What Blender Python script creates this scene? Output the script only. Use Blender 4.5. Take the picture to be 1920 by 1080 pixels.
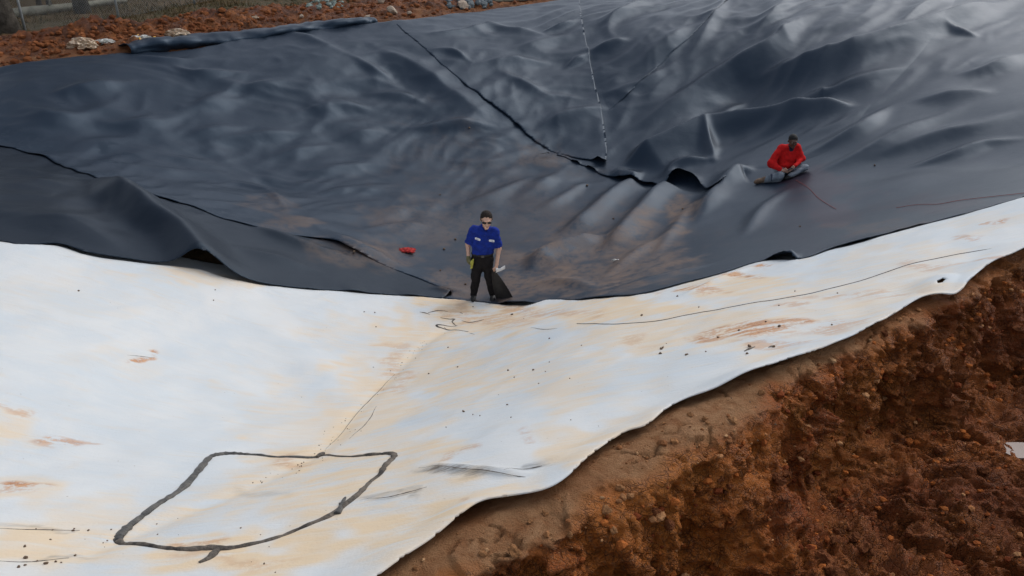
import bpy, bmesh, math, random
import numpy as np
from mathutils import Vector, Matrix
R = math.radians
scene = bpy.context.scene
for o in list(bpy.data.objects): bpy.data.objects.remove(o)
random.seed(7); rng = np.random.default_rng(7)

# ------------------------------------------------------------------ camera
F, PITCH, CAMH = 1536.0, R(26.0), 6.97
cam_d = bpy.data.cameras.new('camera'); cam = bpy.data.objects.new('camera', cam_d)
scene.collection.objects.link(cam)
cam_d.sensor_width = 36.0; cam_d.lens = F / 1920 * 36.0
cam_d.clip_start = 0.1; cam_d.clip_end = 3000
cam.location = (0, 0, CAMH); cam.rotation_euler = (math.pi / 2 - PITCH, 0, 0)
scene.camera = cam
# ------------------------------------------------------------------ sky, sun, exposure
SUN_EL, SUN_AZ = R(46), R(50)          # azimuth measured from +Y (away from camera) towards +X
world = bpy.data.worlds.new('World'); scene.world = world; world.use_nodes = True
wt = world.node_tree; wt.nodes.clear()
sky = wt.nodes.new('ShaderNodeTexSky'); sky.sky_type = 'NISHITA'; sky.sun_disc = False
sky.sun_elevation = SUN_EL; sky.sun_rotation = SUN_AZ
sky.air_density = 1.0; sky.dust_density = 2.0; sky.ozone_density = 1.0
hs = wt.nodes.new('ShaderNodeHueSaturation'); hs.inputs['Saturation'].default_value = 0.42
bg = wt.nodes.new('ShaderNodeBackground'); bg.inputs['Strength'].default_value = 0.15
wo = wt.nodes.new('ShaderNodeOutputWorld')
wt.links.new(sky.outputs[0], hs.inputs['Color']); wt.links.new(hs.outputs[0], bg.inputs['Color'])
wt.links.new(bg.outputs[0], wo.inputs['Surface'])
sun_d = bpy.data.lights.new('sun', 'SUN'); sun_d.energy = 0.7; sun_d.angle = R(44); sun_d.color = (1.0, 0.985, 0.965)
sun = bpy.data.objects.new('sun', sun_d); scene.collection.objects.link(sun)
sdir = Vector((math.sin(SUN_AZ) * math.cos(SUN_EL), math.cos(SUN_AZ) * math.cos(SUN_EL), math.sin(SUN_EL)))
sun.rotation_euler = sdir.to_track_quat('Z', 'Y').to_euler(); sun.location = sdir * 60
scene.view_settings.view_transform = 'Standard'; scene.view_settings.look = 'None'
scene.view_settings.exposure = 0.26; scene.view_settings.gamma = 1.0

# ------------------------------------------------------------------ numeric helpers
_perm = np.random.default_rng(11).permutation(256).astype(np.int64)
_perm = np.concatenate([_perm, _perm])
_ga = np.linspace(0, 2 * np.pi, 17)[:16]; _gx, _gy = np.cos(_ga), np.sin(_ga)
def pn(x, y, seed=0):
    x = np.asarray(x, float) + seed * 17.31; y = np.asarray(y, float) + seed * 9.77
    xi = np.floor(x).astype(np.int64); yi = np.floor(y).astype(np.int64)
    xf = x - xi; yf = y - yi
    u = xf * xf * xf * (xf * (xf * 6 - 15) + 10); v = yf * yf * yf * (yf * (yf * 6 - 15) + 10)
    def g(a, b, dx, dy):
        h = _perm[(_perm[(xi + a) & 255] + yi + b) & 255] & 15
        return _gx[h] * dx + _gy[h] * dy
    n00 = g(0, 0, xf, yf); n10 = g(1, 0, xf - 1, yf); n01 = g(0, 1, xf, yf - 1); n11 = g(1, 1, xf - 1, yf - 1)
    return ((n00 * (1 - u) + n10 * u) * (1 - v) + (n01 * (1 - u) + n11 * u) * v) * 1.5
def fbm(x, y, oct=4, seed=0, gain=0.5):
    s = 0; a = 1.0
    for i in range(oct):
        s = s + a * pn(x * 2 ** i, y * 2 ** i, seed + i * 3); a *= gain
    return s
def clods(x, y, cell, seed, density=.6, rmin=.25, rmax=.55):
    """hemispherical lumps on a jittered lattice, 0..~.5*cell high"""
    X = np.asarray(x) / cell; Y = np.asarray(y) / cell; xi = np.floor(X).astype(np.int64); yi = np.floor(Y).astype(np.int64); out = np.zeros(X.shape)
    for a in (-1, 0, 1):
        for b in (-1, 0, 1):
            h = _perm[(_perm[(xi + a + seed * 7) & 255] + yi + b) & 255]; h2 = _perm[(h + 57 + seed) & 255]; h3 = _perm[(h2 + 91) & 255]; h4 = _perm[(h3 + 13) & 255]
            dx = X - (xi + a + h / 255.); dy = Y - (yi + b + h2 / 255.); r = rmin + (rmax - rmin) * h3 / 255.
            ca = np.cos(h4 * .1); sa = np.sin(h4 * .1); u = (dx * ca + dy * sa); v = (dy * ca - dx * sa) * 1.35
            q = 1 - (np.maximum(np.abs(u), np.abs(v)) * .55 + .55 * np.hypot(u, v)) ** 2 / r ** 2
            out = np.maximum(out, np.where((h4 / 255. < density) & (q > 0), r * np.sqrt(np.maximum(q, 0)) * (.5 + h / 510.), 0))
    return out * cell
def blocks(x, y, cell, seed):
    """broken lumps: every jittered cell has its own level"""
    X = np.asarray(x) / cell; Y = np.asarray(y) / cell; xi = np.floor(X).astype(np.int64); yi = np.floor(Y).astype(np.int64); best = np.full(X.shape, 9.0); out = np.zeros(X.shape)
    for a in (-1, 0, 1):
        for b in (-1, 0, 1):
            h = _perm[(_perm[(xi + a + seed * 7) & 255] + yi + b) & 255]; h2 = _perm[(h + 57 + seed) & 255]; h3 = _perm[(h2 + 91) & 255]; h4 = _perm[(h3 + 29) & 255]
            dx = X - (xi + a + h / 255.); dy = Y - (yi + b + h2 / 255.); q = dx * dx + dy * dy; up = q < best
            best = np.where(up, q, best); out = np.where(up, h3 / 127.5 - 1 + dx * (h4 / 127.5 - 1) * .8 + dy * (h / 127.5 - 1) * .8, out)
    return out
def sstep(a, b, x):
    t = np.clip((x - a) / (b - a), 0, 1); return t * t * (3 - 2 * t)
def ray(px, py):
    cx = (np.asarray(px, float) - 960) / F; cy = (540 - np.asarray(py, float)) / F
    c, s = math.cos(PITCH), math.sin(PITCH)
    return cx, c + cy * s, -s + cy * c
def at_z(px, py, z):
    x, y, u = ray(px, py); t = (z - CAMH) / u
    return np.array([x * t, y * t, z])
def at_t(px, py, t):
    x, y, u = ray(px, py); return np.array([x * t, y * t, CAMH + u * t])

# ------------------------------------------------------------------ the lie of the land
C0 = np.array([-0.89, 3.92]); SD = np.array([0.8, 0.6]); ND = np.array([-0.6, 0.8])
def crest_d(x, y): return (x - C0[0]) * ND[0] + (y - C0[1]) * ND[1]
def crest_s(x, y): return (x - C0[0]) * SD[0] + (y - C0[1]) * SD[1]
CP = []
for px, py, z in [(905,560,0),(1000,480,0.02),(760,480,.12),(1150,400,.1),(1000,370,.1),(1220,360,.25),(900,330,.3),
    (1040,300,.4),(700,350,.45),(640,545,.5),(330,500,1.4),(620,455,.6),(300,385,1.45),(450,330,.95),(450,200,2.0),
    (700,180,1.8),(900,200,1.5),(1110,150,1.8),(1250,200,1.4),(1250,80,2.7),(1500,130,2.4),(1750,60,3.3),(1750,200,2.4),
    (1600,400,1.5),(1480,330,1.2),(1380,210,1.3),(1300,450,.7),(1300,370,.5),(1600,260,1.75),
    (0,135,3.0),(235,105,3.05),(500,70,3.1),(750,48,3.15),(960,18,3.2),(1090,5,3.3),(1300,4,3.4),(1500,8,3.6),(1700,2,3.8),
    (45,60,3.25),(0,0,3.35),(223,36,3.3),(365,8,3.4),(640,20,3.35),(860,8,3.35),(130,220,2.35),(600,120,2.6),(850,90,2.6),
    (200,290,1.75),(850,620,.2),(600,850,1.65),(220,1010,2.35),(120,1050,2.6),(300,700,1.35),(740,740,.75)]:
    CP.append(at_z(px, py, z))
for px, py, t in [(0,290,17),(0,460,12.4),(0,360,14.3),(0,700,9),(0,1080,5.6),(1900,330,15),(1900,200,17.5),(1900,80,21.3),(1920,0,24.7),(1700,330,15.8)]:
    CP.append(at_t(px, py, t))
for s in np.linspace(-0.5, 14, 9):
    for d in (0.0, 2.2, 4.4):
        if d > 3 and s < 4: continue
        if d > 1 and s < 1.2: continue
        p = C0 + SD * s + ND * d; CP.append(np.array([p[0], p[1], 3 - 0.4 * d + max(0, s - 8) * .07]))
for p in [(-30,30,3.4),(-20,45,3.8),(0,45,3.7),(20,45,4.2),(30,30,4.6),(25,15,4.5),(16,8,3.6),(-20,20,3.2),(-15,12,2.9),(-10,5,2.9),
          (-6,0,2.9),(-1,-4,3),(6,0,3),(-3,38,3.6),(10,36,4.0),(-12,34,3.5),(20,24,4.4),(-14,28,3.3)]:
    CP.append(np.array(p, float))
CP = np.array(CP)
def _tps(r2): return np.where(r2 > 1e-9, 0.5 * r2 * np.log(np.maximum(r2, 1e-9)), 0)
_n = len(CP); _A = np.zeros((_n + 3, _n + 3))
_A[:_n, :_n] = _tps((CP[:, None, 0] - CP[None, :, 0]) ** 2 + (CP[:, None, 1] - CP[None, :, 1]) ** 2) + np.eye(_n) * 0.6
_A[:_n, _n] = 1; _A[:_n, _n + 1:] = CP[:, :2]; _A[_n:, :_n] = _A[:_n, _n:].T
_w = np.linalg.solve(_A, np.concatenate([CP[:, 2], [0, 0, 0]]))
def base_raw(x, y):
    sh = np.shape(x); x = np.ravel(np.asarray(x, float)); y = np.ravel(np.asarray(y, float))
    z = _w[_n] + _w[_n + 1] * x + _w[_n + 2] * y
    for i in range(_n):
        z = z + _w[i] * _tps((x - CP[i, 0]) ** 2 + (y - CP[i, 1]) ** 2)
    return z.reshape(sh)
_LX = np.arange(-40, 40.01, .25); _LY = np.arange(-10, 60.01, .25)
_LUT = base_raw(*np.meshgrid(_LX, _LY))
def base(x, y):
    """height of the graded soil under the sheets (bicubic lookup)"""
    fx = np.clip((np.asarray(x, float) + 40) / .25, 1, len(_LX) - 3.001); fy = np.clip((np.asarray(y, float) + 10) / .25, 1, len(_LY) - 3.001)
    xi = fx.astype(int); yi = fy.astype(int); u = fx - xi; v = fy - yi
    def w4(t): return [(-t+2*t*t-t**3)/2, (2-5*t*t+3*t**3)/2, (t+4*t*t-3*t**3)/2, (-t*t+t**3)/2]
    wu, wv = w4(u), w4(v); z = 0
    for j in range(4):
        r = 0
        for i in range(4): r = r + wu[i] * _LUT[yi + j - 1, xi + i - 1]
        z = z + wv[j] * r
    return z
def cast(px, py, f=None, dz=0.0):
    """points of the soil surface seen at given places of the photograph -> world xyz (layout measuring only)"""
    f = f or base
    x, y, u = ray(px, py); x = np.atleast_1d(x); y = np.atleast_1d(y); u = np.atleast_1d(u)
    x, y, u = np.broadcast_arrays(x, y, u)
    lo = np.full(x.shape, 2.0); hi = np.full(x.shape, np.nan); prev = lo.copy()
    for t in np.arange(2.4, 60, .4):
        below = (CAMH + u * t) < f(x * t, y * t) + dz
        new = below & np.isnan(hi); hi[new] = t; lo[new] = t - .4
        if not np.isnan(hi).any(): break
    hi = np.where(np.isnan(hi), 60, hi); lo = np.where(hi == 60, 59.6, lo)
    for _ in range(18):
        m = (lo + hi) / 2; below = (CAMH + u * m) < f(x * m, y * m) + dz
        hi = np.where(below, m, hi); lo = np.where(below, lo, m)
    return np.stack([x * hi, y * hi, CAMH + u * hi], -1)
def curve(pts, n=12):
    """Catmull-Rom through 2D points"""
    p = np.array(pts, float); q = np.vstack([2 * p[0] - p[1], p, 2 * p[-1] - p[-2]]); out = []
    for i in range(len(p) - 1):
        a, b, c, d = q[i:i + 4]
        for k in range(n):
            t = k / n
            out.append(.5 * ((2 * b) + (c - a) * t + (2 * a - 5 * b + 4 * c - d) * t * t + (3 * b - a - 3 * c + d) * t ** 3))
    out.append(p[-1]); return np.array(out)
def wcurve(pts, n=8, smooth=True):
    c = curve(pts, n) if smooth else np.array(pts, float)
    return cast(c[:, 0], c[:, 1])
def pline_dist(x, y, P, closed=False, rmax=None):
    """distance to polyline, arc parameter 0..1, signed side"""
    x = np.ravel(x); y = np.ravel(y)
    best = np.full(x.shape, 1e9); par = np.zeros(x.shape); side = np.zeros(x.shape); qx = x.copy(); qy = y.copy()
    Q = np.vstack([P, P[:1]]) if closed else P
    L = np.concatenate([[0], np.cumsum(np.hypot(np.diff(Q[:, 0]), np.diff(Q[:, 1])))])
    for i in range(len(Q) - 1):
        a, b = Q[i, :2], Q[i + 1, :2]; dx, dy = b - a; l2 = dx * dx + dy * dy + 1e-12
        if rmax is not None:
            sel = np.nonzero((x > min(a[0], b[0]) - rmax) & (x < max(a[0], b[0]) + rmax) & (y > min(a[1], b[1]) - rmax) & (y < max(a[1], b[1]) + rmax))[0]
            if len(sel) == 0: continue
        else: sel = slice(None)
        xs, ys = x[sel], y[sel]
        t = np.clip(((xs - a[0]) * dx + (ys - a[1]) * dy) / l2, 0, 1)
        ex = a[0] + t * dx; ey = a[1] + t * dy
        d = np.hypot(xs - ex, ys - ey); up = d < best[sel]
        idx = np.nonzero(up)[0] if isinstance(sel, slice) else sel[up]
        best[idx] = d[up]; par[idx] = (L[i] + t[up] * math.sqrt(l2)) / L[-1]
        side[idx] = np.sign(dx * (ys[up] - a[1]) - dy * (xs[up] - a[0])); qx[idx] = ex[up]; qy[idx] = ey[up]
    return best, par, side, qx, qy
def inside(x, y, P):
    r = np.zeros(x.shape, bool); n = len(P)
    for i in range(n):
        x1, y1 = P[i, :2]; x2, y2 = P[(i + 1) % n, :2]
        if y1 == y2: continue
        c = ((y1 > y) != (y2 > y)) & (x < (x2 - x1) * (y - y1) / (y2 - y1) + x1)
        r ^= c
    return r

# ------------------------------------------------------------------ scene helpers
COL = scene.collection
def tag(o, label=None, cat=None, group=None, kind=None):
    if label: o['label'] = label
    if cat: o['category'] = cat
    if group: o['group'] = group
    if kind: o['kind'] = kind
    return o
def empty(name, loc=(0, 0, 0), rz=0.0):
    o = bpy.data.objects.new(name, None); COL.objects.link(o); o.location = loc; o.rotation_euler = (0, 0, rz)
    o.empty_display_size = .2; return o
def mesh_np(name, V, Fq, mat, parent=None, smooth=True, attrs=None):
    V = np.asarray(V, np.float32); me = bpy.data.meshes.new(name)
    if isinstance(Fq, np.ndarray):
        k = Fq.shape[1]; Fq = np.ascontiguousarray(Fq, np.int32)
        me.vertices.add(len(V)); me.vertices.foreach_set('co', V.ravel())
        me.loops.add(Fq.size); me.loops.foreach_set('vertex_index', Fq.ravel())
        me.polygons.add(len(Fq)); me.polygons.foreach_set('loop_start', np.arange(0, Fq.size, k, dtype=np.int32))
        me.update(calc_edges=True); me.validate()
    else:
        me.from_pydata(V.tolist(), [], Fq); me.update()
    if smooth: me.polygons.foreach_set('use_smooth', np.ones(len(me.polygons), bool))
    for k, a in (attrs or {}).items():
        at = me.attributes.new(k, 'FLOAT', 'POINT'); at.data.foreach_set('value', np.asarray(a, np.float32))
    if mat: me.materials.append(mat)
    o = bpy.data.objects.new(name, me); COL.objects.link(o)
    if parent: o.parent = parent
    return o
def tube_np(P, r, sides=8, cap=True, flat=1.0):
    """tube along points P with radius r (scalar or list); flat squeezes it in z"""
    P = np.asarray(P, float); n = len(P); r = np.broadcast_to(np.asarray(r, float), (n,))
    T = np.gradient(P, axis=0); T /= np.linalg.norm(T, axis=1)[:, None] + 1e-12
    ref = np.array([0, 0, 1.0]) if abs(T[:, 2]).max() < .95 else np.array([0, 1.0, 0.05])
    A = np.cross(T, ref); A /= np.linalg.norm(A, axis=1)[:, None] + 1e-12; B = np.cross(A, T)
    V = []; Fc = []
    for k in range(sides):
        a = 2 * math.pi * k / sides
        V.append(P + A * (r * math.cos(a))[:, None] + B * (r * flat * math.sin(a))[:, None])
    V = np.stack(V, 1).reshape(-1, 3)
    for i in range(n - 1):
        for k in range(sides):
            Fc.append((i * sides + k, i * sides + (k + 1) % sides, (i + 1) * sides + (k + 1) % sides, (i + 1) * sides + k))
    if cap:
        Fc.append(tuple(range(sides))[::-1]); Fc.append(tuple((n - 1) * sides + k for k in range(sides)))
    return V, Fc
def tube(name, P, r, mat, parent=None, sides=8, flat=1.0):
    V, Fc = tube_np(P, r, sides, True, flat); return mesh_np(name, V, [tuple(int(q) for q in f) for f in Fc], mat, parent)
def join_np(items):
    V = []; Fc = []; o = 0
    for v, f in items:
        V.append(np.asarray(v)); Fc += [tuple(int(i) + o for i in q) for q in f]; o += len(v)
    return np.vstack(V), Fc
def rock_np(seed, sub=2, rough=.35, sq=(1, 1, .7)):
    bm = bmesh.new(); bmesh.ops.create_icosphere(bm, subdivisions=sub, radius=1.0)
    V = np.array([v.co[:] for v in bm.verts]); Fc = [tuple(v.index for v in f.verts) for f in bm.faces]; bm.free()
    r = np.random.default_rng(seed)
    for _ in range(9):                       # chop flat facets
        n = r.normal(size=3); n /= np.linalg.norm(n); h = r.uniform(.55, .9)
        d = V @ n; V = V - np.outer(np.maximum(d - h, 0), n)
    V *= (1 + rough * .35 * (pn(V[:, 0] * 2 + seed, V[:, 1] * 2 + V[:, 2] * 3.1) ))[:, None]
    return V * np.array(sq), Fc

def grid_sheet(name, poly, step, zfun, mat, parent=None, skirt=.008, attrs=None, rot=None, holes=()):
    """a supple sheet: a fine grid cut to an outline, its outer vertices drawn onto the outline.
    zfun(x, y, edge_dist, edge_par) -> (dx, dy, z)"""
    poly = np.asarray(poly)[:, :2]
    x0, y0 = np.floor((poly.min(0) - step) / step) * step; x1, y1 = poly.max(0) + step
    gx = np.arange(x0, x1 + step, step); gy = np.arange(y0, y1 + step, step)
    X, Y = np.meshgrid(gx, gy); ins = inside(X, Y, poly)
    for h in holes: ins &= ~inside(X, Y, h)
    ny, nx = X.shape
    c = ins[:-1, :-1].astype(int) + ins[1:, :-1] + ins[:-1, 1:] + ins[1:, 1:]
    keep = c >= 2
    idx = np.arange(nx * ny).reshape(ny, nx)
    cells = np.stack([idx[:-1, :-1], idx[:-1, 1:], idx[1:, 1:], idx[1:, :-1]], -1)[keep]
    used = np.unique(cells); remap = np.full(nx * ny, -1); remap[used] = np.arange(len(used)); cells = remap[cells]
    x = X.ravel()[used].copy(); y = Y.ravel()[used].copy(); ii = ins.ravel()[used]
    ed, par, side, qx, qy = pline_dist(x, y, poly, True, rmax=1.6)
    for h in holes:
        e2, p2, s2, hx, hy = pline_dist(x, y, h, True, rmax=.6); nr = (e2 < ed)
        ed = np.where(nr, e2, ed); qx = np.where(nr, hx, qx); qy = np.where(nr, hy, qy)
    sn = (~ii) | (ed < .38 * step)
    x[sn] = qx[sn]; y[sn] = qy[sn]; ed[sn] = 0
    dx, dy, z = zfun(x, y, np.minimum(ed, 1.6), par)
    V = np.stack([x + dx, y + dy, z], -1)
    # skirt: the cut edge has a thickness
    E = np.concatenate([cells[:, [0, 1]], cells[:, [1, 2]], cells[:, [2, 3]], cells[:, [3, 0]]])
    key = np.sort(E, 1); kk = key[:, 0].astype(np.int64) * len(x) + key[:, 1]
    u, inv, cnt = np.unique(kk, return_inverse=True, return_counts=True)
    be = E[cnt[inv] == 1]; bv = np.unique(be); m2 = np.full(len(x), -1); m2[bv] = len(x) + np.arange(len(bv))
    V2 = V[bv].copy(); V2[:, 2] -= skirt
    sk = np.stack([be[:, 1], be[:, 0], m2[be[:, 0]], m2[be[:, 1]]], -1)
    V = np.vstack([V, V2]); FQ = np.vstack([cells, sk])
    at = {}
    if attrs:
        at = attrs(x, y)
        at = {k: np.concatenate([a, a[bv]]) for k, a in at.items()}
    return mesh_np(name, V, FQ, mat, parent, True, at)

# ------------------------------------------------------------------ materials
def mat_new(name):
    m = bpy.data.materials.new(name); m.use_nodes = True; nt = m.node_tree
    return m, nt, nt.nodes['Principled BSDF']
class NB:
    """small node-building helper"""
    def __init__(s, nt): s.nt = nt
    def n(s, t, **kw):
        q = s.nt.nodes.new(t)
        for k, v in kw.items(): setattr(q, k, v)
        return q
    def l(s, a, b): s.nt.links.new(a, b)
    def val(s, v, sock):
        if hasattr(v, 'is_linked') or isinstance(v, bpy.types.NodeSocket): s.l(v, sock)
        else: sock.default_value = v
    def attr(s, name): return s.n('ShaderNodeAttribute', attribute_name=name).outputs['Fac']
    def pos(s, scale=(1, 1, 1), rot=(0, 0, 0)):
        g = s.n('ShaderNodeNewGeometry'); mp = s.n('ShaderNodeMapping'); mp.inputs['Scale'].default_value = scale; mp.inputs['Rotation'].default_value = rot
        s.l(g.outputs['Position'], mp.inputs['Vector']); return mp.outputs[0]
    def obj(s, scale=(1, 1, 1)):
        g = s.n('ShaderNodeTexCoord'); mp = s.n('ShaderNodeMapping'); mp.inputs['Scale'].default_value = scale
        s.l(g.outputs['Object'], mp.inputs['Vector']); return mp.outputs[0]
    def noise(s, vec, scale, detail=5, rough=.55, dist=0.0):
        q = s.n('ShaderNodeTexNoise'); s.l(vec, q.inputs['Vector']); q.inputs['Scale'].default_value = scale
        q.inputs['Detail'].default_value = detail; q.inputs['Roughness'].default_value = rough; q.inputs['Distortion'].default_value = dist
        return q.outputs['Fac']
    def vor(s, vec, scale, feature='F1', rnd=1.0):
        q = s.n('ShaderNodeTexVoronoi', feature=feature); s.l(vec, q.inputs['Vector']); q.inputs['Scale'].default_value = scale
        q.inputs['Randomness'].default_value = rnd; return q.outputs['Distance']
    def ramp(s, f, a, b, lo=0.0, hi=1.0):
        q = s.n('ShaderNodeMapRange'); q.interpolation_type = 'SMOOTHSTEP'; s.l(f, q.inputs['Value'])
        q.inputs['From Min'].default_value = a; q.inputs['From Max'].default_value = b; q.inputs['To Min'].default_value = lo; q.inputs['To Max'].default_value = hi
        return q.outputs['Result']
    def math(s, op, a, b=0.0):
        q = s.n('ShaderNodeMath', operation=op); s.val(a, q.inputs[0]); s.val(b, q.inputs[1]); return q.outputs[0]
    def mix(s, f, a, b):
        q = s.n('ShaderNodeMix', data_type='RGBA'); s.val(f, q.inputs[0])
        s.val(a if not isinstance(a, tuple) else (*a, 1)[:4], q.inputs[6]); s.val(b if not isinstance(b, tuple) else (*b, 1)[:4], q.inputs[7]); return q.outputs[2]
    def bump(s, h, strength=.3, dist=.02, normal=None):
        q = s.n('ShaderNodeBump'); q.inputs['Strength'].default_value = strength; q.inputs['Distance'].default_value = dist
        s.l(h, q.inputs['Height'])
        if normal: s.l(normal, q.inputs['Normal'])
        return q.outputs[0]
def simple(name, col, rough=.6, var=.25, scale=6.0, bump=.15, bdist=.01, spec=.4, metal=0.0, col2=None):
    m, nt, b = mat_new(name); k = NB(nt); v = k.obj()
    f = k.noise(v, scale, 5, .6)
    c2 = col2 or tuple(c * (1 - var) for c in col)
    c1 = tuple(min(1, c * (1 + var * .5)) for c in col)
    k.l(k.mix(k.ramp(f, .3, .7), c2, c1), b.inputs['Base Color'])
    b.inputs['Roughness'].default_value = rough; b.inputs['Specular IOR Level'].default_value = spec; b.inputs['Metallic'].default_value = metal
    if bump: k.l(k.bump(k.noise(v, scale * 5, 4), bump, bdist), b.inputs['Normal'])
    return m
M = {}
# black geomembrane
def mk_black(name, colour=(.011, .018, .030), rough=.42, spec=.42, dustcol=(.27, .165, .095)):
    m, nt, b = mat_new(name); k = NB(nt); p = k.pos()
    dust = k.attr('dust')
    g1 = k.noise(p, 1.3, 6, .62, .4); g2 = k.noise(p, 9, 5, .65)
    st = k.noise(k.pos((1, 6, 1), (0, 0, R(-37))), 1.6, 6, .7, .3)
    film = k.math('MULTIPLY', k.ramp(k.math('ADD', k.math('MULTIPLY', g1, .25), k.math('MULTIPLY', st, .75)), .50, .75), .07)
    base_c = k.mix(film, colour, (.062, .075, .095))
    dm = k.math('MULTIPLY', dust, k.ramp(k.math('ADD', k.math('MULTIPLY', g1, .45), k.math('MULTIPLY', g2, .55)), .36, .60))
    red = k.attr('red')
    c = k.mix(k.math('MINIMUM', dm, .9), base_c, k.mix(k.ramp(g2, .4, .7), dustcol, (.17, .13, .105)))
    c = k.mix(k.math('MULTIPLY', red, .5), c, (.07, .012, .012))
    k.l(c, b.inputs['Base Color'])
    rr = k.math('ADD', k.math('ADD', k.ramp(g1, .3, .7, rough - .015, rough + .02), k.math('MULTIPLY', dm, .35)), k.math('MULTIPLY', film, .5))
    wp = k.math('MULTIPLY', k.attr('wetp'), k.ramp(g2, .35, .5)); rr = k.math('ADD', rr, k.math('MULTIPLY', wp, .30))
    k.l(rr, b.inputs['Roughness']); b.inputs['Specular IOR Level'].default_value = spec; b.inputs['Specular Tint'].default_value = (.52, .74, 1.0, 1)
    k.l(k.bump(k.math('ADD', k.noise(p, 60, 3), k.math('MULTIPLY', k.noise(p, 4, 5, .6, .5), 3.0)), .16, .012), b.inputs['Normal'])
    return m
M['black'] = mk_black('black_geomembrane')
M['black_back'] = mk_black('black_geomembrane_near', (.010, .014, .021), .42, .28)
# white face of the sheet
def mk_white():
    m, nt, b = mat_new('white_sheet'); k = NB(nt); p = k.pos()
    cream = k.attr('cream'); rust = k.attr('rust'); grey = k.attr('grey')
    n1 = k.noise(p, 0.8, 6, .6, .5); n2 = k.noise(k.pos((1, 4.5, 1), (0, 0, R(-30))), 1.9, 5, .56, .5); n3 = k.noise(p, 14, 6, .7)
    n4 = k.noise(k.pos((1, 9, 1), (0, 0, R(-22))), 6.0, 6, .7, .8)
    c0 = k.mix(k.ramp(n1, .35, .65), (.565, .61, .635), (.65, .665, .66))
    cf = k.math('MULTIPLY', cream, k.ramp(k.math('ADD', k.math('MULTIPLY', n1, .45), k.math('MULTIPLY', n2, .55)), .30, .62))
    c1 = k.mix(k.math('MINIMUM', k.math('MULTIPLY', cf, 1.1), .95), c0, (.72, .56, .37))
    streak = k.math('MULTIPLY', k.ramp(n4, .56, .72), .34)
    c1 = k.mix(streak, c1, (.56, .545, .50))
    st2 = k.math('MULTIPLY', k.ramp(n2, .56, .74), .22)
    c1 = k.mix(st2, c1, (.66, .54, .40))
    rf = k.math('MULTIPLY', rust, k.ramp(k.math('ADD', k.math('MULTIPLY', n2, .5), k.math('MULTIPLY', n3, .5)), .44, .54))
    c2 = k.mix(k.math('MINIMUM', rf, .95), c1, k.mix(k.ramp(n3, .4, .6), (.34, .125, .045), (.56, .30, .15)))
    gf = k.math('MULTIPLY', grey, k.ramp(k.noise(k.pos((1, 12, 1), (0, 0, R(-12))), 5, 6, .7), .30, .62))
    c3 = k.mix(k.math('MINIMUM', gf, .9), c2, (.10, .095, .09))
    sp = k.ramp(k.vor(p, 7.0), .035, .06, 1, 0)
    spk = k.math('MULTIPLY', sp, k.ramp(k.noise(p, 1.1, 3), .50, .62))
    c4 = k.mix(k.math('MULTIPLY', spk, .55), c3, (.20, .14, .09))
    k.l(c4, b.inputs['Base Color'])
    b.inputs['Roughness'].default_value = .55; b.inputs['Specular IOR Level'].default_value = .3
    k.l(k.bump(k.math('ADD', k.math('MULTIPLY', n2, 3.0), k.noise(p, 40, 4)), .22, .016), b.inputs['Normal'])
    return m
M['white'] = mk_white()
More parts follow.
